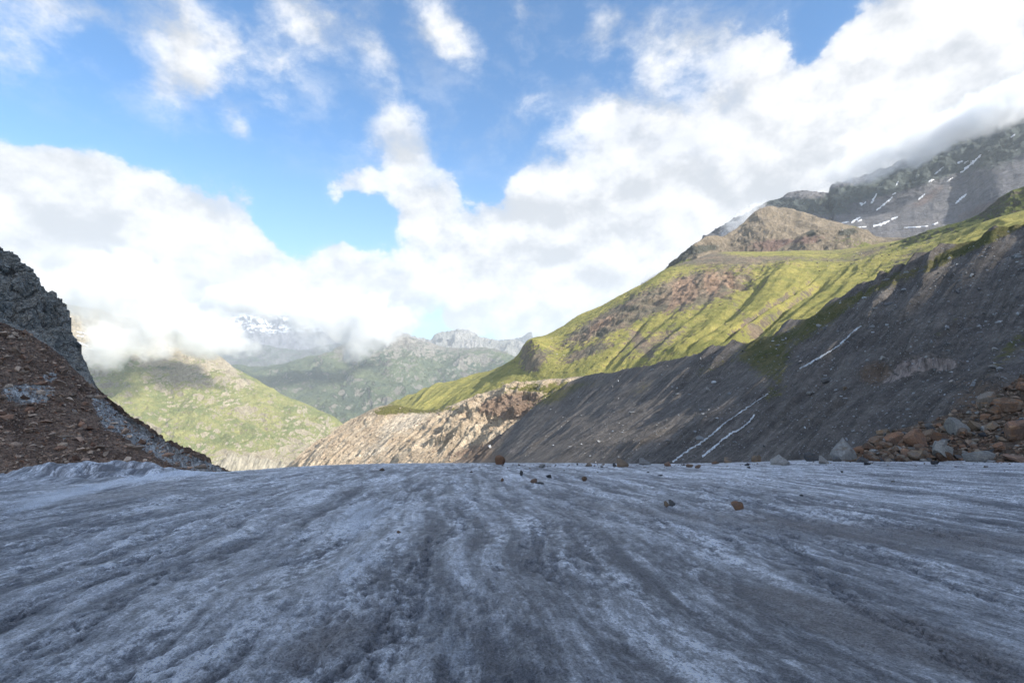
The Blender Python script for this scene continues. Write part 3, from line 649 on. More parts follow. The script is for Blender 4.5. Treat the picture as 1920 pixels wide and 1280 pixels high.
def mk_d(sc, amp, seed, edge=.25):
    def f(G, ST, N):
        t = ST[..., 1]; tt = t/np.maximum(t[-1:], 1)
        d = amp*(fbm(G*sc, 7, seed, .55, True)-.2)+amp*.7*fbm(G*sc*.5, 3, seed+9); d *= np.clip((1-tt)*8, edge, 1)
        return N*d[..., None]
    return f
build('hill/far', secs, 620, 300, mk_d(.0035, 55, 111), m_far1,
      {'grass': lambda px, py, G, ST: .80-paint(px, py, [(320,660,120,30,-20,.5),(160,620,60,60,0,.9),(470,870,90,16,0,.8),(460,770,40,12,-30,.3),(330,700,60,12,-20,.3),(430,690,50,12,-40,.4),(560,840,40,14,0,.4)]),
       'dark': [(330,775,70,14,-5,.55),(390,820,50,10,-5,.45),(250,690,60,10,0,.4),(460,705,22,10,-30,.5),(320,690,50,10,0,.4),(540,800,50,8,-20,.35),(480,730,40,6,-40,.35),(570,860,30,8,0,.3)],
       'pale': [(480,870,100,20,-10,.8),(430,880,40,12,0,.5),(470,795,26,8,0,.5),(300,715,60,3,0,.5)]}, foot_drop=150, back_len=900, back_drop=500)

# ---- far mountains closing the valley
m_far2 = terrain('far_mountain', 420.0, (0.20, 0.19, 0.17), (0.26, 0.24, 0.21), grass=(0.12, 0.145, 0.08), grass2=(0.065, 0.09, 0.06), gthr=0.5, bump=0.9, specks=0.0, dark=(0.06, 0.09, 0.07))
cr = [(250,700,6300),(380,690,6300),(440,684,6300),(480,690,6300),(540,681,6300),(590,668,6300),(630,652,6300),(670,634,6400),(700,622,6500),(737,611,6600),(758,624,6500),(790,640,6300),(830,650,6200),(880,652,6100),(925,655,6000),(965,670,5900),(1000,690,5800),(1080,720,5600)]
secs = [[(c[0]-20, 815, 4100), (c[0]-10, (c[1]+2*800)/3+4, 4700), (c[0]-5, (2*c[1]+800)/3, 5500), c] for c in cr]
build('mountain/far', secs, 560, 260, mk_d(.0019, 110, 121, .35), m_far2,
      {'grass': lambda px, py, G, ST: .25+.55*sst(py, 630, 690), 'dark': [(850,700,90,30,-30,.35),(760,740,90,16,0,.35),(560,735,90,10,0,.2)]}, foot_drop=100, back_len=2500, back_drop=900)
m_far3 = terrain('pale_far_peaks', 520.0, (0.30, 0.29, 0.27), (0.22, 0.22, 0.20), grass=(0.14, 0.16, 0.08), grass2=(0.12, 0.14, 0.08), gthr=0.7, bump=1.0)
cr = [(600,690,9500),(680,660,9500),(720,634,9500),(745,622,9500),(775,633,9500),(805,640,9500),(822,628,9500),(850,620,9500),(872,618,9500),(895,626,9500),(920,634,9500),(950,640,9500),(985,648,9500),(1040,670,9500)]
secs = [[(c[0], 710, 7200), (c[0], (c[1]+710)/2+2, 8400), c] for c in cr]
build('mountain/rear', secs, 420, 130, mk_d(.0024, 190, 131, .5), m_far3, {'grass': lambda px, py, G, ST: .2+.4*sst(py, 640, 680)}, foot_drop=300, back_len=2500, back_drop=900)
m_blue = terrain('dark_far_ridge', 500.0, (0.12, 0.13, 0.13), (0.16, 0.16, 0.16), grass=(0.08, 0.12, 0.07), grass2=(0.06, 0.09, 0.06), gthr=0.6, bump=1.0)
cr = [(880,652,12500),(930,642,12500),(955,638,12500),(975,634,12500),(992,624,12500),(1004,632,12500),(1020,640,12500),(1050,655,12500),(1100,680,12500)]
secs = [[(c[0], 700, 10500), (c[0], (c[1]+700)/2, 11500), c] for c in cr]
build('mountain/peak', secs, 260, 90, mk_d(.003, 170, 141, .5), m_blue, {'grass': lambda px, py, G, ST: .3+0*px}, foot_drop=300, back_len=2500, back_drop=900)
cr = [(380,660,9000),(430,650,9000),(480,645,9000),(520,652,9000),(570,655,9000),(620,645,9000),(680,640,9000),(720,660,9000)]
secs = [[(c[0], 700, 7400), (c[0], (c[1]+700)/2, 8200), c] for c in cr]
build('ridge/far', secs, 260, 80, mk_d(.002, 90, 151, .4), m_blue, {'grass': lambda px, py, G, ST: .45+0*px}, foot_drop=300, back_len=1500, back_drop=500)
m_snow_mt = terrain('snowy_far_mountain', 520.0, (0.14, 0.14, 0.16), (0.19, 0.19, 0.21), grass=(0.80, 0.82, 0.85), grass2=(0.72, 0.75, 0.80), gthr=0.62, bump=1.2)
cr = [(330,640,13000),(400,610,13000),(450,590,13000),(500,575,13000),(550,580,13000),(600,590,13000),(650,600,13000),(700,612,13000),(780,650,13000)]
secs = [[(c[0], 690, 10800), (c[0], (c[1]+690)/2+4, 12000), c] for c in cr]
build('mountain/snowy', secs, 380, 150, mk_d(.0016, 160, 161, .4), m_snow_mt, {'grass': lambda px, py, G, ST: .82*sst(py, 648, 612)-paint(px, py, [(560,635,40,12,0,.4)])}, foot_drop=400, back_len=2500, back_drop=900)

# ---- mountain behind the viewer (throws the shade that lies over the ice)
hd = np.array([S[0], S[1]]); hd /= np.linalg.norm(hd); pd = np.array([-hd[1], hd[0]]); TE = S[2]/math.hypot(S[0], S[1])
KW = [-2500, -900, -300, 0, 50, 80, 120, 150, 173, 218, 271, 314, 360, 385, 420, 450, 490, 700, 1000]
KV = [-300, 100, 300, 260, 175, 110, 45, 12, 1, 23, 45, 69, 104, 100, 60, 10, -60, -300, -1100]
wv_ = np.concatenate([np.linspace(-2500, -150, 120), np.linspace(-148, 600, 620), np.linspace(604, 1000, 60)])
QR = 1400.0
rz = np.interp(wv_, KW, KV)+TE*QR+4*fbm(np.stack([wv_/45, wv_*0, wv_*0], -1), 4, 201)
rows = []
for f_ in np.linspace(0, 1, 40):
    q_ = QR-(1-f_)*850; rows.append(np.stack([q_*hd[0]+wv_*pd[0], q_*hd[1]+wv_*pd[1], rz*f_-(1-f_)*60], -1))
for f_ in np.linspace(.1, 1, 10):
    q_ = QR+f_*1500; rows.append(np.stack([q_*hd[0]+wv_*pd[0], q_*hd[1]+wv_*pd[1], rz*(1-f_)-300*f_], -1))
Gm = np.array(rows); Nn = normals(Gm); dd = 26*fbm(Gm*0.006, 5, 202, .55, True)-10
fade = np.abs(np.arange(50)-39)[:, None]; dd = dd*np.clip(fade/5, 0, 1)
Gm = Gm+Nn*dd[..., None]
o = mesh_np('mountain', Gm, grid_faces(*Gm.shape[:2]), m_grey, {'st': Gm, 'grass': np.zeros(Gm.shape[:2]), 'dark': np.zeros(Gm.shape[:2]), 'red': np.zeros(Gm.shape[:2])}); tag(o, kind='structure')


# ================================================================== THINGS
def rock_geo(seed, sub=3, sx=1., sy=1., sz=1., cuts=13):
    import bmesh
    bm = bmesh.new(); bmesh.ops.create_icosphere(bm, subdivisions=sub, radius=1.0)
    V = np.array([v.co[:] for v in bm.verts]); Fc = np.array([[v.index for v in f.verts] for f in bm.faces]); bm.free()
    rs = np.random.RandomState(seed)
    for _ in range(cuts):
        n = rs.normal(size=3); n /= np.linalg.norm(n); hh = rs.uniform(.38, .82)
        V = V-np.maximum(0, V@n-hh)[:, None]*n
    if seed == 914:
        for az in (20, 115, 200, 300):
            a_ = math.radians(az); n = np.array([math.cos(a_)*.78, math.sin(a_)*.78, .62]); n /= np.linalg.norm(n)
            V = V-np.maximum(0, V@n-.30)[:, None]*n
    V = V*np.array([sx, sy, sz])
    if sub >= 3:
        V = V+V*(0.10*fbm(V*1.6+seed, 5, seed, .55))[:, None]
    V[:, 2] -= V[:, 2].min()
    V /= (V[:, 0].max()-V[:, 0].min())
    return V, Fc
def rock_mat(name, a, b, c=None):
    m = bpy.data.materials.new(name); m.use_nodes = True; m.node_tree.nodes.clear(); t = NT(m.node_tree)
    tc_ = t.n('ShaderNodeTexCoord').outputs['Object']; rnd = t.n('ShaderNodeObjectInfo').outputs['Random']
    p = t.v('ADD', tc_, t.v('SCALE', (17.0, 9.0, 31.0), sc=rnd))
    n1 = t.noise(p, 3.0, 6, 0.65); n2 = t.noise(p, 14.0, 6, 0.7)
    lay = t.noise(t.v('MULTIPLY', p, (1, 1, 7)), 2.0, 4, 0.6)
    col = t.mix(t.ss(t.m('ADD', n1, t.m('MULTIPLY', t.m('SUBTRACT', rnd, .5), .25)), .42, .58), a, b)
    if c: col = t.mix(t.ss(lay, .55, .65, 0, .8), col, c)
    col = t.v('SCALE', col, sc=t.m('MULTIPLY', t.mr(n2, .25, .75, .55, 1.45), t.mr(rnd, 0, 1, .7, 1.25)))
    bp = t.n('ShaderNodeBump', {'Strength': 0.8, 'Distance': 0.10, 'Height': t.m('ADD', t.m('MULTIPLY', n2, .6), t.m('MULTIPLY', lay, .4))})
    bs = t.n('ShaderNodeBsdfPrincipled', {'Base Color': col, 'Roughness': 0.85, 'Normal': bp.outputs[0], 'Specular IOR Level': 0.25})
    t.n('ShaderNodeOutputMaterial', {0: bs.outputs[0]})
    return m
RM = {'rust': rock_mat('rusty_rock', (0.24, 0.135, 0.085), (0.16, 0.11, 0.085), (0.34, 0.21, 0.12)),
      'tan': rock_mat('tan_rock', (0.21, 0.155, 0.105), (0.15, 0.13, 0.11), (0.24, 0.145, 0.08)),
      'brown': rock_mat('brown_rock', (0.12, 0.075, 0.05), (0.16, 0.12, 0.09), (0.22, 0.11, 0.05)),
      'grey': rock_mat('grey_rock_stone', (0.14, 0.14, 0.14), (0.19, 0.185, 0.17), (0.12, 0.11, 0.10)),
      'dark': rock_mat('dark_rock', (0.055, 0.058, 0.065), (0.09, 0.09, 0.09), (0.12, 0.10, 0.08)),
      'pale': rock_mat('pale_rock', (0.28, 0.28, 0.275), (0.22, 0.215, 0.205), (0.22, 0.18, 0.14))}
_rk = {}
def rock_mesh(i, mk):
    if (i, mk) not in _rk:
        rs = np.random.RandomState(900+i)
        V, Fc = rock_geo(900+i, 3, 1, rs.uniform(.7, 1), rs.uniform(.45, .85), rs.randint(9, 16))
        _rk[(i, mk)] = mesh_np('boulder', V, Fc, RM[mk], smooth=False)
        me = _rk[(i, mk)].data; bpy.data.objects.remove(_rk[(i, mk)]); _rk[(i, mk)] = me
    return _rk[(i, mk)]
def rock(name, surf, px, py, wpx, hpx, mk, i, label, cat='rock', group=None, rz=None, tilt=0.0, sink=0.18):
    """stand a rock where the sight line through its foot meets the ground"""
    hit = cast(surf, px, py+hpx*0.42)
    if hit[0] is None: return None
    p = hit[0]; d = p.y; w = wpx/F*d; me = rock_mesh(i, mk)
    zs = max(v.co.z for v in me.vertices)
    o = bpy.data.objects.new(name, me); scene.collection.objects.link(o)
    hgt = hpx/F*d/(1-sink)
    o.location = (p.x, p.y, p.z-hgt*sink); o.scale = (w, w*random.uniform(.75, 1.05), hgt/zs)
    o.rotation_euler = (random.uniform(-tilt, tilt), random.uniform(-tilt, tilt), random.uniform(-.5, .5) if rz is None else rz)
    tag(o, label, cat, group)
    return o
random.seed(5)
ICE = [ # px, py(centre), width, height, kind, shape, label
 (1380,949,22,17,'rust',1,'rusty brown rock alone on the ice, nearest of the larger rocks'),
 (1261,942,13,12,'grey',2,'small grey slab leaning behind a rusty rock on the open ice'),
 (1250,944,13,9,'tan',3,'small orange and brown rock in front of a small grey slab on the ice'),
 (748,997,9,5,'rust',4,'tiny rusty stone alone on the middle of the glacier, nearest stone of all'),
 (717,880,10,5,'brown',5,'small flat brown stone near the far ice edge, leftmost but for none'),
 (743,864,8,5,'brown',6,'little brown stone on the very rim of the ice in front of the pale slope'),
 (936,863,21,17,'rust',7,'pointed rust red boulder on the ice rim below the dark moraine'),
 (1018,873,14,7,'grey',8,'low grey slab on the ice right of the rust red pointed boulder'),
 (977,887,7,11,'dark',9,'upright dark greenish stone standing on the ice like a tooth'),
 (942,899,6,7,'rust',10,'small rusty stone on the ice below the pointed red boulder'),
 (1001,901,17,8,'rust',11,'flattish reddish rock lying beside a thin dark slab on the ice'),
 (1011,905,20,4,'dark',12,'thin dark slab lying flat next to a reddish rock on the ice'),
 (1031,893,11,7,'dark',13,'small dark mossy stone on the ice between reddish rock and brown wedge'),
 (1096,898,11,9,'brown',1,'brown wedge shaped stone tilted up on the ice'),
 (1169,868,27,16,'tan',2,'broad tan boulder with a rusty underside at the far ice edge'),
 (1152,871,9,7,'dark',3,'small dark stone touching the broad tan boulder on its left'),
 (1207,865,27,15,'pale',4,'rounded pale grey boulder at the far ice edge beside the tan boulder'),
 (1253,870,13,9,'rust',5,'rusty stone at the ice edge under the foot of the stream'),
 (1104,871,16,6,'tan',6,'low pinkish tan stone at the ice edge left of the tan boulder'),
 (1292,873,14,7,'brown',7,'left one of two small dark brown stones on the ice below the stream'),
 (1310,874,13,7,'brown',8,'right one of two small dark brown stones on the ice below the stream'),
 (1365,863,23,11,'tan',9,'tan angular stone on the ice rim between stream and orange stone'),
 (1342,867,20,6,'brown',10,'long low brown stone on the ice rim beside the tan angular stone'),
 (1418,860,20,14,'tan',11,'orange brown angular stone on the ice rim left of the grey wedge boulder'),
 (1401,871,9,5,'dark',12,'upper one of two tiny dark stones in front of the orange stone'),
 (1405,876,7,4,'dark',13,'lower one of two tiny dark stones in front of the orange stone'),
 (1461,863,40,20,'pale',14,'grey wedge shaped boulder sitting on the ice in front of the rubble'),
 (1490,858,38,8,'rust',2,'long rusty slab pile low on the ice rim beside the grey wedge boulder'),
 (1522,857,34,17,'dark',3,'dark grey brown boulder between grey wedge and blue grey stone'),
 (1543,862,21,17,'pale',4,'blue grey rounded stone at the foot of the pyramid boulder'),
 (1583,845,62,44,'pale',14,'tall grey pyramid boulder at the left end of the rubble pile'),
 (1570,861,18,9,'dark',5,'low dark stone tucked under the grey pyramid boulder'),
 (1617,862,24,10,'dark',6,'flat dark stone on the ice right of the pyramid boulder'),
 (1624,869,14,5,'dark',7,'thin dark sliver lying on the ice in front of the rubble'),
 (1754,867,14,7,'dark',8,'single dark stone on the ice before the middle of the rubble pile'),
 (1579,884,7,4,'dark',9,'tiny black stone on white ice in front of the pyramid boulder'),
 (1503,928,7,4,'dark',10,'tiny dark stone on the ice behind and right of the nearest rusty rock'),
 (1675,902,12,4,'grey',11,'small flat grey stone on the striped ice well before the rubble'),
 (1215,885,6,3,'dark',12,'tiny dark chip on the ice in front of the pale grey boulder'),
 (1240,891,9,3,'dark',13,'thin dark chip on the ice before the rusty stone by the stream'),
 (1128,875,6,3,'dark',1,'tiny dark chip at the ice edge before the low pinkish stone'),
]
for (px, py, w, hh, mk, i, lab) in ICE:
    if w > 15: w *= .92
    lab = lab.replace(', leftmost but for none', ' and left of all others')
    rock('boulder' if w > 13 else 'stone', 'glacier', px, py, w, hh, mk, i, lab, 'boulder' if w > 13 else 'stone', tilt=.12, sink=.24)

# ---- rubble mound at the right and its boulders
cr = [(1545,868,52),(1575,858,54),(1600,846,58),(1625,830,60),(1650,816,62),(1700,800,63),(1755,786,64),(1800,768,64),(1850,748,63),(1900,715,62),(1960,680,60),(2060,640,58),(2300,560,52)]
secs = [[(c[0]-20-(c[0]-1545)*.06, 872, 44 if c[0] < 1900 else 40), (c[0]-8, (c[1]+868)/2, 51 if c[0] > 1600 else 49), c] for c in cr]
m_rub = terrain('rubble_debris', 1.6, (0.085, 0.06, 0.045), (0.13, 0.10, 0.075), specks=0.4, speck_col=(0.22, 0.17, 0.12), bump=1.2)
def d_rub(G, ST, N): return N*(0.5*fbm(G*.4, 4, 301, .6))[..., None]
build('rubble_mound', secs, 420, 140, d_rub, m_rub, {}, foot_drop=3, back_len=12, back_drop=14)
rs = np.random.RandomState(4)
RC = ['rust', 'tan', 'brown', 'grey', 'tan', 'brown', 'brown', 'dark', 'rust', 'brown', 'pale']
RL = {'rust': 'rusty orange angular boulder heaped in the rubble pile right of the glacier', 'tan': 'tan angular boulder heaped in the rubble pile right of the glacier',
      'brown': 'dark brown angular boulder heaped in the rubble pile right of the glacier', 'grey': 'plain grey angular boulder heaped in the rubble pile right of the glacier',
      'dark': 'blackish angular boulder heaped in the rubble pile right of the glacier', 'pale': 'pale grey angular boulder heaped in the rubble pile right of the glacier'}
BIG = [(1808,754,34,22,'grey',3,'big blue grey block on top of the rubble pile below the bedrock'),(1848,750,40,30,'tan',5,'big tan slab leaning on top of the rubble pile near the right edge'),
       (1752,775,44,18,'pale',6,'long pale slab lying at the upper rim of the rubble pile'),(1908,806,62,34,'rust',7,'large rust red block at the right edge of the rubble pile'),
       (1835,855,60,24,'grey',8,'wide grey slab at the foot of the rubble pile near the right'),(1765,845,52,30,'grey',9,'grey leaning slab low in the middle of the rubble pile'),
       (1720,853,44,18,'tan',10,'streaked orange and grey slab at the foot of the rubble pile'),(1640,805,26,20,'pale',11,'whitish block perched on the left crest of the rubble pile'),
       (1655,810,26,14,'tan',12,'tan rounded boulder right beside the whitish block on the rubble crest'),(1912,862,50,16,'rust',13,'reddish slab at the ice edge in the right corner'),
       (1885,760,40,26,'brown',1,'brown block high in the rubble pile at the right edge'),(1798,800,40,30,'grey',2,'steep grey block standing in the middle of the rubble pile'),
       (1628,838,34,14,'brown',4,'brown wedge boulder on the left slope of the rubble pile'),(1700,850,20,18,'rust',3,'bright orange block low in the left half of the rubble pile'),
       (1775,735,30,18,'grey',5,'grey boulder lodged above the rubble pile under the bedrock')]
for (px, py, w, hh, mk, i, lab) in BIG:
    rock('boulder', 'rubble_mound', px, py, w, hh, mk, i, lab, 'boulder', tilt=.25, sink=.25)
n = 0; used = []
while n < 270:
    px = rs.uniform(1590, 1960) if n > 12 else rs.uniform(1600, 1920)
    top = np.interp(px, [1590,1625,1650,1700,1755,1800,1850,1900,1960], [852,832,818,802,788,770,750,717,690])
    py = rs.uniform(top, 866)
    w = 9*(rs.pareto(2.2)+.8); w = min(w, 30)*(1 if n > 40 else 1.5)
    w = min(w, 44)
    if any((abs(px-a)/(w+c)*2)**2+(abs(py-b)/(w+c)*3.0)**2 < .42 for a, b, c in used): w = w
    if sum((abs(px-a)/(w+c)*2)**2+(abs(py-b)/(w+c)*3.0)**2 < .30 for a, b, c in used) > 0 and rs.rand() < .85: continue
    mk = RC[rs.randint(len(RC))]
    hr = rs.uniform(.35, .68)
    lab = '%s %s%s near the %s of the %s rubble pile' % ('large' if w > 20 else ('medium' if w > 13 else 'small'), 'flat ' if hr < .44 else ('chunky ' if hr > .58 else ''), RL[mk].split(' heaped')[0],
          ['left end', 'left quarter', 'left centre', 'right centre', 'right quarter', 'right end'][min(5, int((px-1590)/62))], ['upper', 'middle', 'lower'][min(2, int(3*(py-top)/(866.01-top)))])
    if rock('boulder', 'rubble_mound', px, py, w, w*hr, mk, rs.randint(1, 14), lab, 'boulder', 'boulders heaped in the rubble pile', rz=rs.uniform(0, 6.28), tilt=.5, sink=.2):
        used.append((px, py, w)); n += 1

# ---- small debris nobody could count
def debris(name, surf, spots, mat_, label=None):
    base, Fb = rock_geo(77, 1, 1, .8, .6, 7)
    Vs, Fs, k = [], [], 0
    for (px, py, wpx) in spots:
        hit = cast(surf, px, py)
        if hit[0] is None: continue
        p = np.array(hit[0]); w = wpx/F*p[1]; a = random.uniform(0, 6.28); ca, sa = math.cos(a), math.sin(a)
        v = base*np.array([w, w*random.uniform(.6, 1), w*random.uniform(.6, 1.2)])*(1+0.25*np.random.RandomState(k).normal(size=base.shape))
        v = np.stack([v[:, 0]*ca-v[:, 1]*sa, v[:, 0]*sa+v[:, 1]*ca, v[:, 2]-w*.12], -1)+p
        Vs.append(v); Fs.append(Fb+k*len(base)); k += 1
    o = mesh_np(name, np.concatenate(Vs), np.concatenate(Fs), mat_, smooth=False); tag(o, kind='stuff'); return o
def deb_mat(name, a, b):
    m = bpy.data.materials.new(name); m.use_nodes = True; m.node_tree.nodes.clear(); t = NT(m.node_tree)
    geo = t.n('ShaderNodeNewGeometry'); r = geo.outputs['Random Per Island']
    col = t.mix(r, a, b); n_ = t.noise(geo.outputs['Position'], 3.0, 5, .7)
    r2 = t.m('FRACT', t.m('MULTIPLY', r, 37.7))
    col = t.v('SCALE', col, sc=t.m('MULTIPLY', t.mr(n_, .3, .7, .7, 1.3), t.mr(r2, 0, 1, .5, 1.4)))
    bs = t.n('ShaderNodeBsdfPrincipled', {'Base Color': col, 'Roughness': 0.9, 'Specular IOR Level': 0.2})
    t.n('ShaderNodeOutputMaterial', {0: bs.outputs[0]}); return m
R2 = np.random.RandomState(12)
def inside(px, top): return np.interp(px, *top)
sp = []
tx, ty = [850,1000,1100,1200,1300,1400,1500,1640,1920], [860,722,708,692,670,648,606,525,420]
while len(sp) < 5200:
    px = R2.uniform(850, 1925); py = R2.uniform(420, 868)
    if py < np.interp(px, tx, ty)+3: continue
    if R2.rand() > .25+.75*sst(np.array(px), 1100., 1900.): continue
    sp.append((px, py, min(1.6*(R2.pareto(2.6)+.7), 13)))
debris('loose_stones', 'moraine_slope', sp, deb_mat('moraine_stones', (0.16, 0.16, 0.165), (0.34, 0.36, 0.38)))
sp = []
lx, ly = [0,60,95,142,190,262,340,430], [600,625,645,690,735,800,842,885]
while len(sp) < 5200:
    px = R2.uniform(-10, 430); py = R2.uniform(590, 900)
    if py < np.interp(px, lx, ly)+4: continue
    sp.append((px, py, min(2.3*(R2.pareto(2.3)+.7), 20)))
debris('scree_stones', 'hill/left', sp, deb_mat('scree_stone', (0.22, 0.115, 0.07), (0.48, 0.37, 0.28)))
sp = []
while len(sp) < 1800:
    px = R2.uniform(560, 1100); py = R2.uniform(735, 868); sp.append((px, py, min(1.3*(R2.pareto(2.6)+.7), 6)))
debris('slope_stones', 'hill/pale', sp, deb_mat('slope_stone', (0.18, 0.13, 0.10), (0.42, 0.36, 0.29)))
sp = []
while len(sp) < 2200:
    px = R2.uniform(940, 1800); py = R2.uniform(440, 720)
    if R2.rand() < .5: px, py = R2.normal(1650, 90), R2.normal(480, 22)
    sp.append((px, py, min(1.1*(R2.pareto(2.6)+.7), 5)))
debris('meadow_stones', 'mountainside', sp, deb_mat('meadow_stone', (0.20, 0.17, 0.13), (0.42, 0.38, 0.32)))
sp = []
while len(sp) < 3600:
    px = R2.uniform(1580, 1960); py = R2.uniform(700, 868); sp.append((px, py, 2.5+min(R2.exponential(3.2), 12)))
debris('rubble_stones', 'rubble_mound', sp, deb_mat('rubble_stone', (0.13, 0.075, 0.05), (0.22, 0.18, 0.14)))
sp = []
while len(sp) < 260:
    px = R2.uniform(880, 1900); py = np.interp(px, [880, 1000, 1300, 1500, 1900], [870, 871, 872, 866, 863])+R2.exponential(4)
    sp.append((px, py, 1.2+min(R2.exponential(1.6), 6)))
debris('ice_edge_gravel', 'glacier', sp, deb_mat('edge_stone', (0.08, 0.055, 0.045), (0.20, 0.17, 0.14)))
for (px, py, w, hh, mk, i, lab) in [
 (1327,731,14,11,'pale',4,'round pale boulder high on the dark moraine left of the stream'),(1550,713,20,11,'grey',5,'grey boulder beside the upper stream on the dark moraine'),
 (1655,670,12,7,'pale',6,'whitish boulder just above the bedrock outcrop on the moraine'),(1584,728,9,6,'tan',7,'small tan boulder below the bedrock outcrop at its left end'),
 (1518,737,12,7,'grey',8,'small grey boulder on the moraine below the upper stream boulder'),(1867,655,16,7,'pale',9,'flat whitish boulder high on the moraine at the right'),
 (1785,715,10,6,'pale',10,'pale stone on the moraine slope right of the bedrock outcrop'),(1685,783,9,6,'pale',11,'single pale stone above the rubble pile crest'),
 (1470,785,10,6,'grey',12,'grey stone low on the moraine right of the lower streams'),(1862,687,12,6,'pale',13,'pale stone under the flat whitish boulder on the moraine')]:
    rock('boulder', 'moraine_slope', px, py, w, hh, mk, i, lab, 'boulder', tilt=.2)

# ---- streams and snow draped on the slopes
def simple_mat(name, col, rough=.5, nsc=2.0, amp=.35):
    m = bpy.data.materials.new(name); m.use_nodes = True; m.node_tree.nodes.clear(); t = NT(m.node_tree)
    pos = t.n('ShaderNodeNewGeometry').outputs['Position']; n_ = t.noise(pos, nsc, 5, .6)
    c = t.v('SCALE', col, sc=t.mr(n_, .3, .7, 1-amp, 1.0))
    bp = t.n('ShaderNodeBump', {'Strength': .5, 'Distance': .3, 'Height': n_})
    bs = t.n('ShaderNodeBsdfPrincipled', {'Base Color': c, 'Roughness': rough, 'Normal': bp.outputs[0]})
    t.n('ShaderNodeOutputMaterial', {0: bs.outputs[0]}); return m
def ribbon(name, surf, pts, wfun, mat_, seed, lift=.25, n=60, kind=None, wig=1.5, **kw):
    pts = np.array(pts, float); L = np.linspace(0, len(pts)-1, n); C = catmull(pts, L)
    C[:, 0] += wig*fbm(np.stack([L*6, L*0+seed, L*0], -1), 3, seed)*2; Vs = []
    tx_ = np.gradient(C, axis=0); nn = np.stack([-tx_[:, 1], tx_[:, 0]], -1); nn /= np.linalg.norm(nn, axis=1)[:, None]
    for k in range(n):
        w = wfun(k/(n-1.0))*max(.12, 1+1.3*float(pn(np.array([[k*.37, seed+.5, 0.3]]))[0]))
        row = []
        for e in (-1, -.5, 0, .5, 1):
            h_ = cast(surf, C[k, 0]+nn[k, 0]*w*e, C[k, 1]+nn[k, 1]*w*e)
            if h_[0] is None: return None
            up = lift*(1 if abs(e) < .9 else -.6)
            row.append(np.array(h_[0])+np.array(h_[1])*up*(1 if h_[1].z > 0 else -1))
        Vs.append(row)
    G = np.array(Vs)
    o = mesh_np(name, G, grid_faces(n, 5), mat_); tag(o, kw.get('label'), kw.get('cat'), kw.get('group'), kind); return o
m_water = simple_mat('white_water', (0.75, 0.80, 0.86), .3, 1.2, .6)
ribbon('stream', 'moraine_slope', [(1262,866),(1290,845),(1318,828),(1340,810),(1360,793)], lambda t: .85, m_water, 3, .3, 90, 'structure', 3)
ribbon('stream', 'moraine_slope', [(1318,856),(1340,838),(1368,815),(1395,800),(1416,778)], lambda t: .8, m_water, 5, .3, 90, 'structure', 3)
ribbon('stream', 'moraine_slope', [(1500,692),(1535,672),(1562,655),(1580,642),(1600,622),(1616,611)], lambda t: .45+.6*math.sin(t*3.1), m_water, 7, .3, 90, 'structure', 2)
ribbon('stream', 'moraine_slope', [(1360,793),(1400,765),(1440,738)], lambda t: .6, m_water, 8, .2, 50, 'structure', 3)
m_snow = simple_mat('old_snow', (0.74, 0.76, 0.80), .7, .08, .35)
SN = [((1841,289),(1826,303),(1802,324),5),((1795,306),(1800,304),(1805,302),4),((1808,307),(1812,304),(1816,302),2.5),((1769,313),(1761,320),(1753,327),2),((1741,341),(1746,338),(1751,337),3),
 ((1734,364),(1728,369),(1722,374),2.5),((1786,333),(1781,337),(1776,341),1.6),((1813,364),(1802,372),(1792,382),3.5),((1624,378),(1618,383),(1612,381),5),((1644,363),(1639,372),(1634,382),2.6),
 ((1673,370),(1660,381),(1644,394),4),((1684,340),(1682,344),(1679,350),1.6),((1679,362),(1676,364),(1673,366),2),((1612,408),(1604,412),(1596,418),5),((1615,412),(1612,414),(1608,415),3),((1668,414),(1653,420),(1637,424),6),
 ((1683,407),(1676,409),(1670,412),3),((1592,416),(1586,417),(1578,418),1.8),((1624,425),(1614,426),(1604,427),1.8),((1740,424),(1717,426),(1695,427),1.5),((1758,417),(1755,419),(1750,421),2.5),((1903,252),(1899,255),(1895,258),2.5)]
for i, (a, b, c, w) in enumerate(SN):
    px = b[0]
    where = 'high on the grey mountain' if b[1] < 345 else ('midway down the grey mountain' if b[1] < 400 else 'at the foot of the grey scree')
    lab = {0: 'longest snow streak in a gully high on the grey mountain, hooked at its top', 7: 'slanting snow streak lowest right on the grey mountain scree', 15: 'widest snow patch at the foot of the grey scree',
           10: 'forked long snow streak midway down the grey mountain', 21: 'lone snow speck highest on the grey mountain near the right edge'}.get(i, 'small snow patch '+where)
    ribbon('snow_patch', 'mountain', [a, b, c], lambda t, w=w: w*.5*(.25+.75*math.sin(.3+2.5*t)), m_snow, i, 1.5, 30, None, 2.2, label=lab, cat='snow patch', group='snow patches on the grey mountain')
for i, (a, b, c, w) in enumerate([((143,621),(156,624),(168,626),1.3),((143,629),(150,630),(158,631),1.2),((144,640),(155,645),(166,649),1.6),((160,652),(170,655),(182,657),1.2)]):
    ribbon('snow_patch', 'hill/far', [a, b, c], lambda t, w=w: w*(.3+.7*math.sin(.3+2.5*t)), m_snow, i, 2.5, 20, None, .6, label='thin snow streak on the brown slope under the cloud beside the left cliff', cat='snow patch', group='snow streaks beside the left cliff')

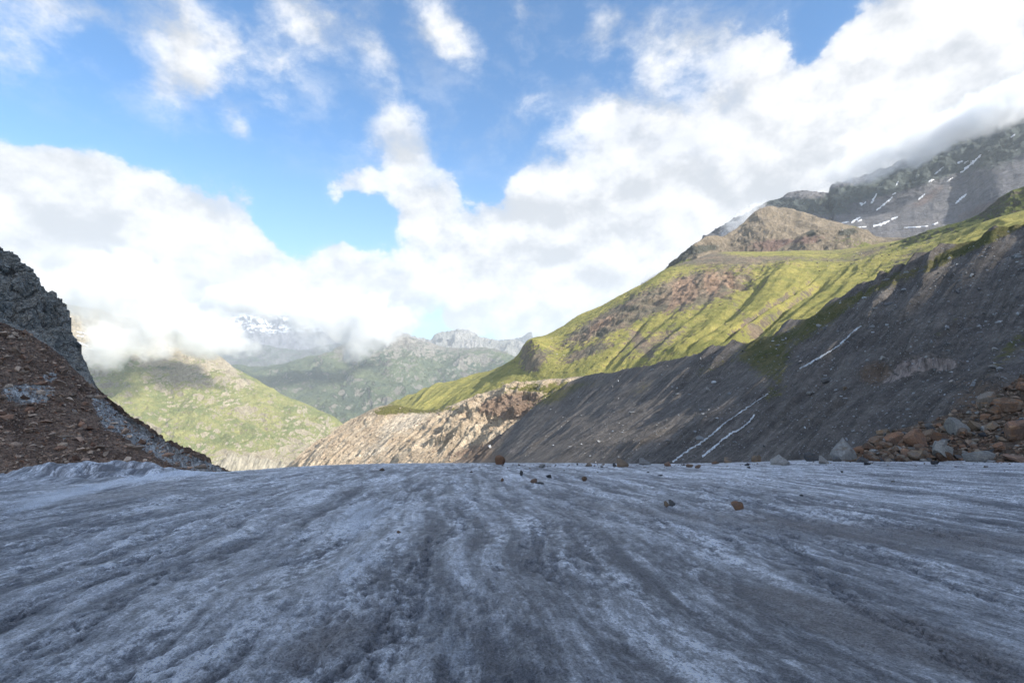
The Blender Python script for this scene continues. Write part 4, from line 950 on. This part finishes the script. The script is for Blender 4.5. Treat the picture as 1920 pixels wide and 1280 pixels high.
# ---- low clouds lying on the mountains
def cloud(px, py, d, rx, ry, rz, dens, seed, rot=0.0, sc=1.0, step=1.0, amp=1.9):
    import bmesh
    c = P(px, py, d)
    bm = bmesh.new(); bmesh.ops.create_icosphere(bm, subdivisions=3, radius=1.0); me = bpy.data.meshes.new('cloud'); bm.to_mesh(me); bm.free()
    o = bpy.data.objects.new('cloud', me); scene.collection.objects.link(o)
    o.location = c; o.scale = (rx/F*d, ry, rz/F*d); o.rotation_euler = (0, -math.radians(rot), 0)
    m = bpy.data.materials.new('cloud_vapour'); m.use_nodes = True; m.node_tree.nodes.clear(); t = NT(m.node_tree)
    oc = t.n('ShaderNodeTexCoord').outputs['Object']; pos = t.n('ShaderNodeNewGeometry').outputs['Position']
    r = t.v('LENGTH', oc); S_ = rz/F*d
    n_ = t.noise(t.v('ADD', pos, (seed*777.0, 0, 0)), .95*sc/S_, 7, .60)
    x = t.m('ADD', t.m('SUBTRACT', 0.72, r), t.m('MULTIPLY', t.m('SUBTRACT', n_, .5), amp*1.6))
    x = t.m('MULTIPLY', t.ss(x, 0.0, .30), t.ss(r, 1.0, .8))
    pv = t.n('ShaderNodeVolumePrincipled', {'Color': (1, 1, 1, 1), 'Density': t.m('MULTIPLY', x, dens), 'Anisotropy': 0.0})
    t.n('ShaderNodeOutputMaterial', {'Volume': pv.outputs[0]})
    m.cycles.volume_step_rate = step
    me.materials.append(m); tag(o, kind='stuff')
    return o
CLOUDS = [(215,556,2300,180,260,125,.013,1,0),(195,665,2250,85,150,42,.007,2,0),(270,640,2300,80,150,40,.006,12,-20),(370,618,2500,130,230,58,.011,3,-18),(640,595,5000,170,500,60,.007,4,0),(690,640,5000,80,260,42,.005,5,20),(600,640,5000,60,260,25,.003,11,0),
          (470,568,5200,130,500,42,.007,6,0),(1740,256,1900,260,240,52,.012,7,22),(1890,190,1750,160,200,60,.014,8,20),(1395,408,1900,60,120,18,.010,9,36),(1240,520,1700,60,150,45,.008,10,40)]
if not globals().get('NOCLOUD'):
    for c in CLOUDS: cloud(*c)


# ------------------------------------------------------------------ haze
def haze():
    x0, x1, y0, y1, z0, z1 = -16000, 16000, -4000, 17000, -640, 1500
    V = [(x, y, z) for z in (z0, z1) for y in (y0, y1) for x in (x0, x1)]
    Fc = [(0,1,3,2),(4,6,7,5),(0,4,5,1),(2,3,7,6),(0,2,6,4),(1,5,7,3)]
    m = bpy.data.materials.new('haze_air'); m.use_nodes = True; m.node_tree.nodes.clear(); t = NT(m.node_tree)
    pv = t.n('ShaderNodeVolumePrincipled', {'Color': (0.86, 0.92, 1.0, 1), 'Density': 0.000055, 'Anisotropy': 0.0})
    t.n('ShaderNodeOutputMaterial', {'Volume': pv.outputs[0]})
    o = mesh_np('haze', V, Fc, m, smooth=False)
    import bmesh
    bm = bmesh.new(); bm.from_mesh(o.data); bmesh.ops.recalc_face_normals(bm, faces=bm.faces); bm.to_mesh(o.data); bm.free()
    tag(o, kind='stuff')
haze()
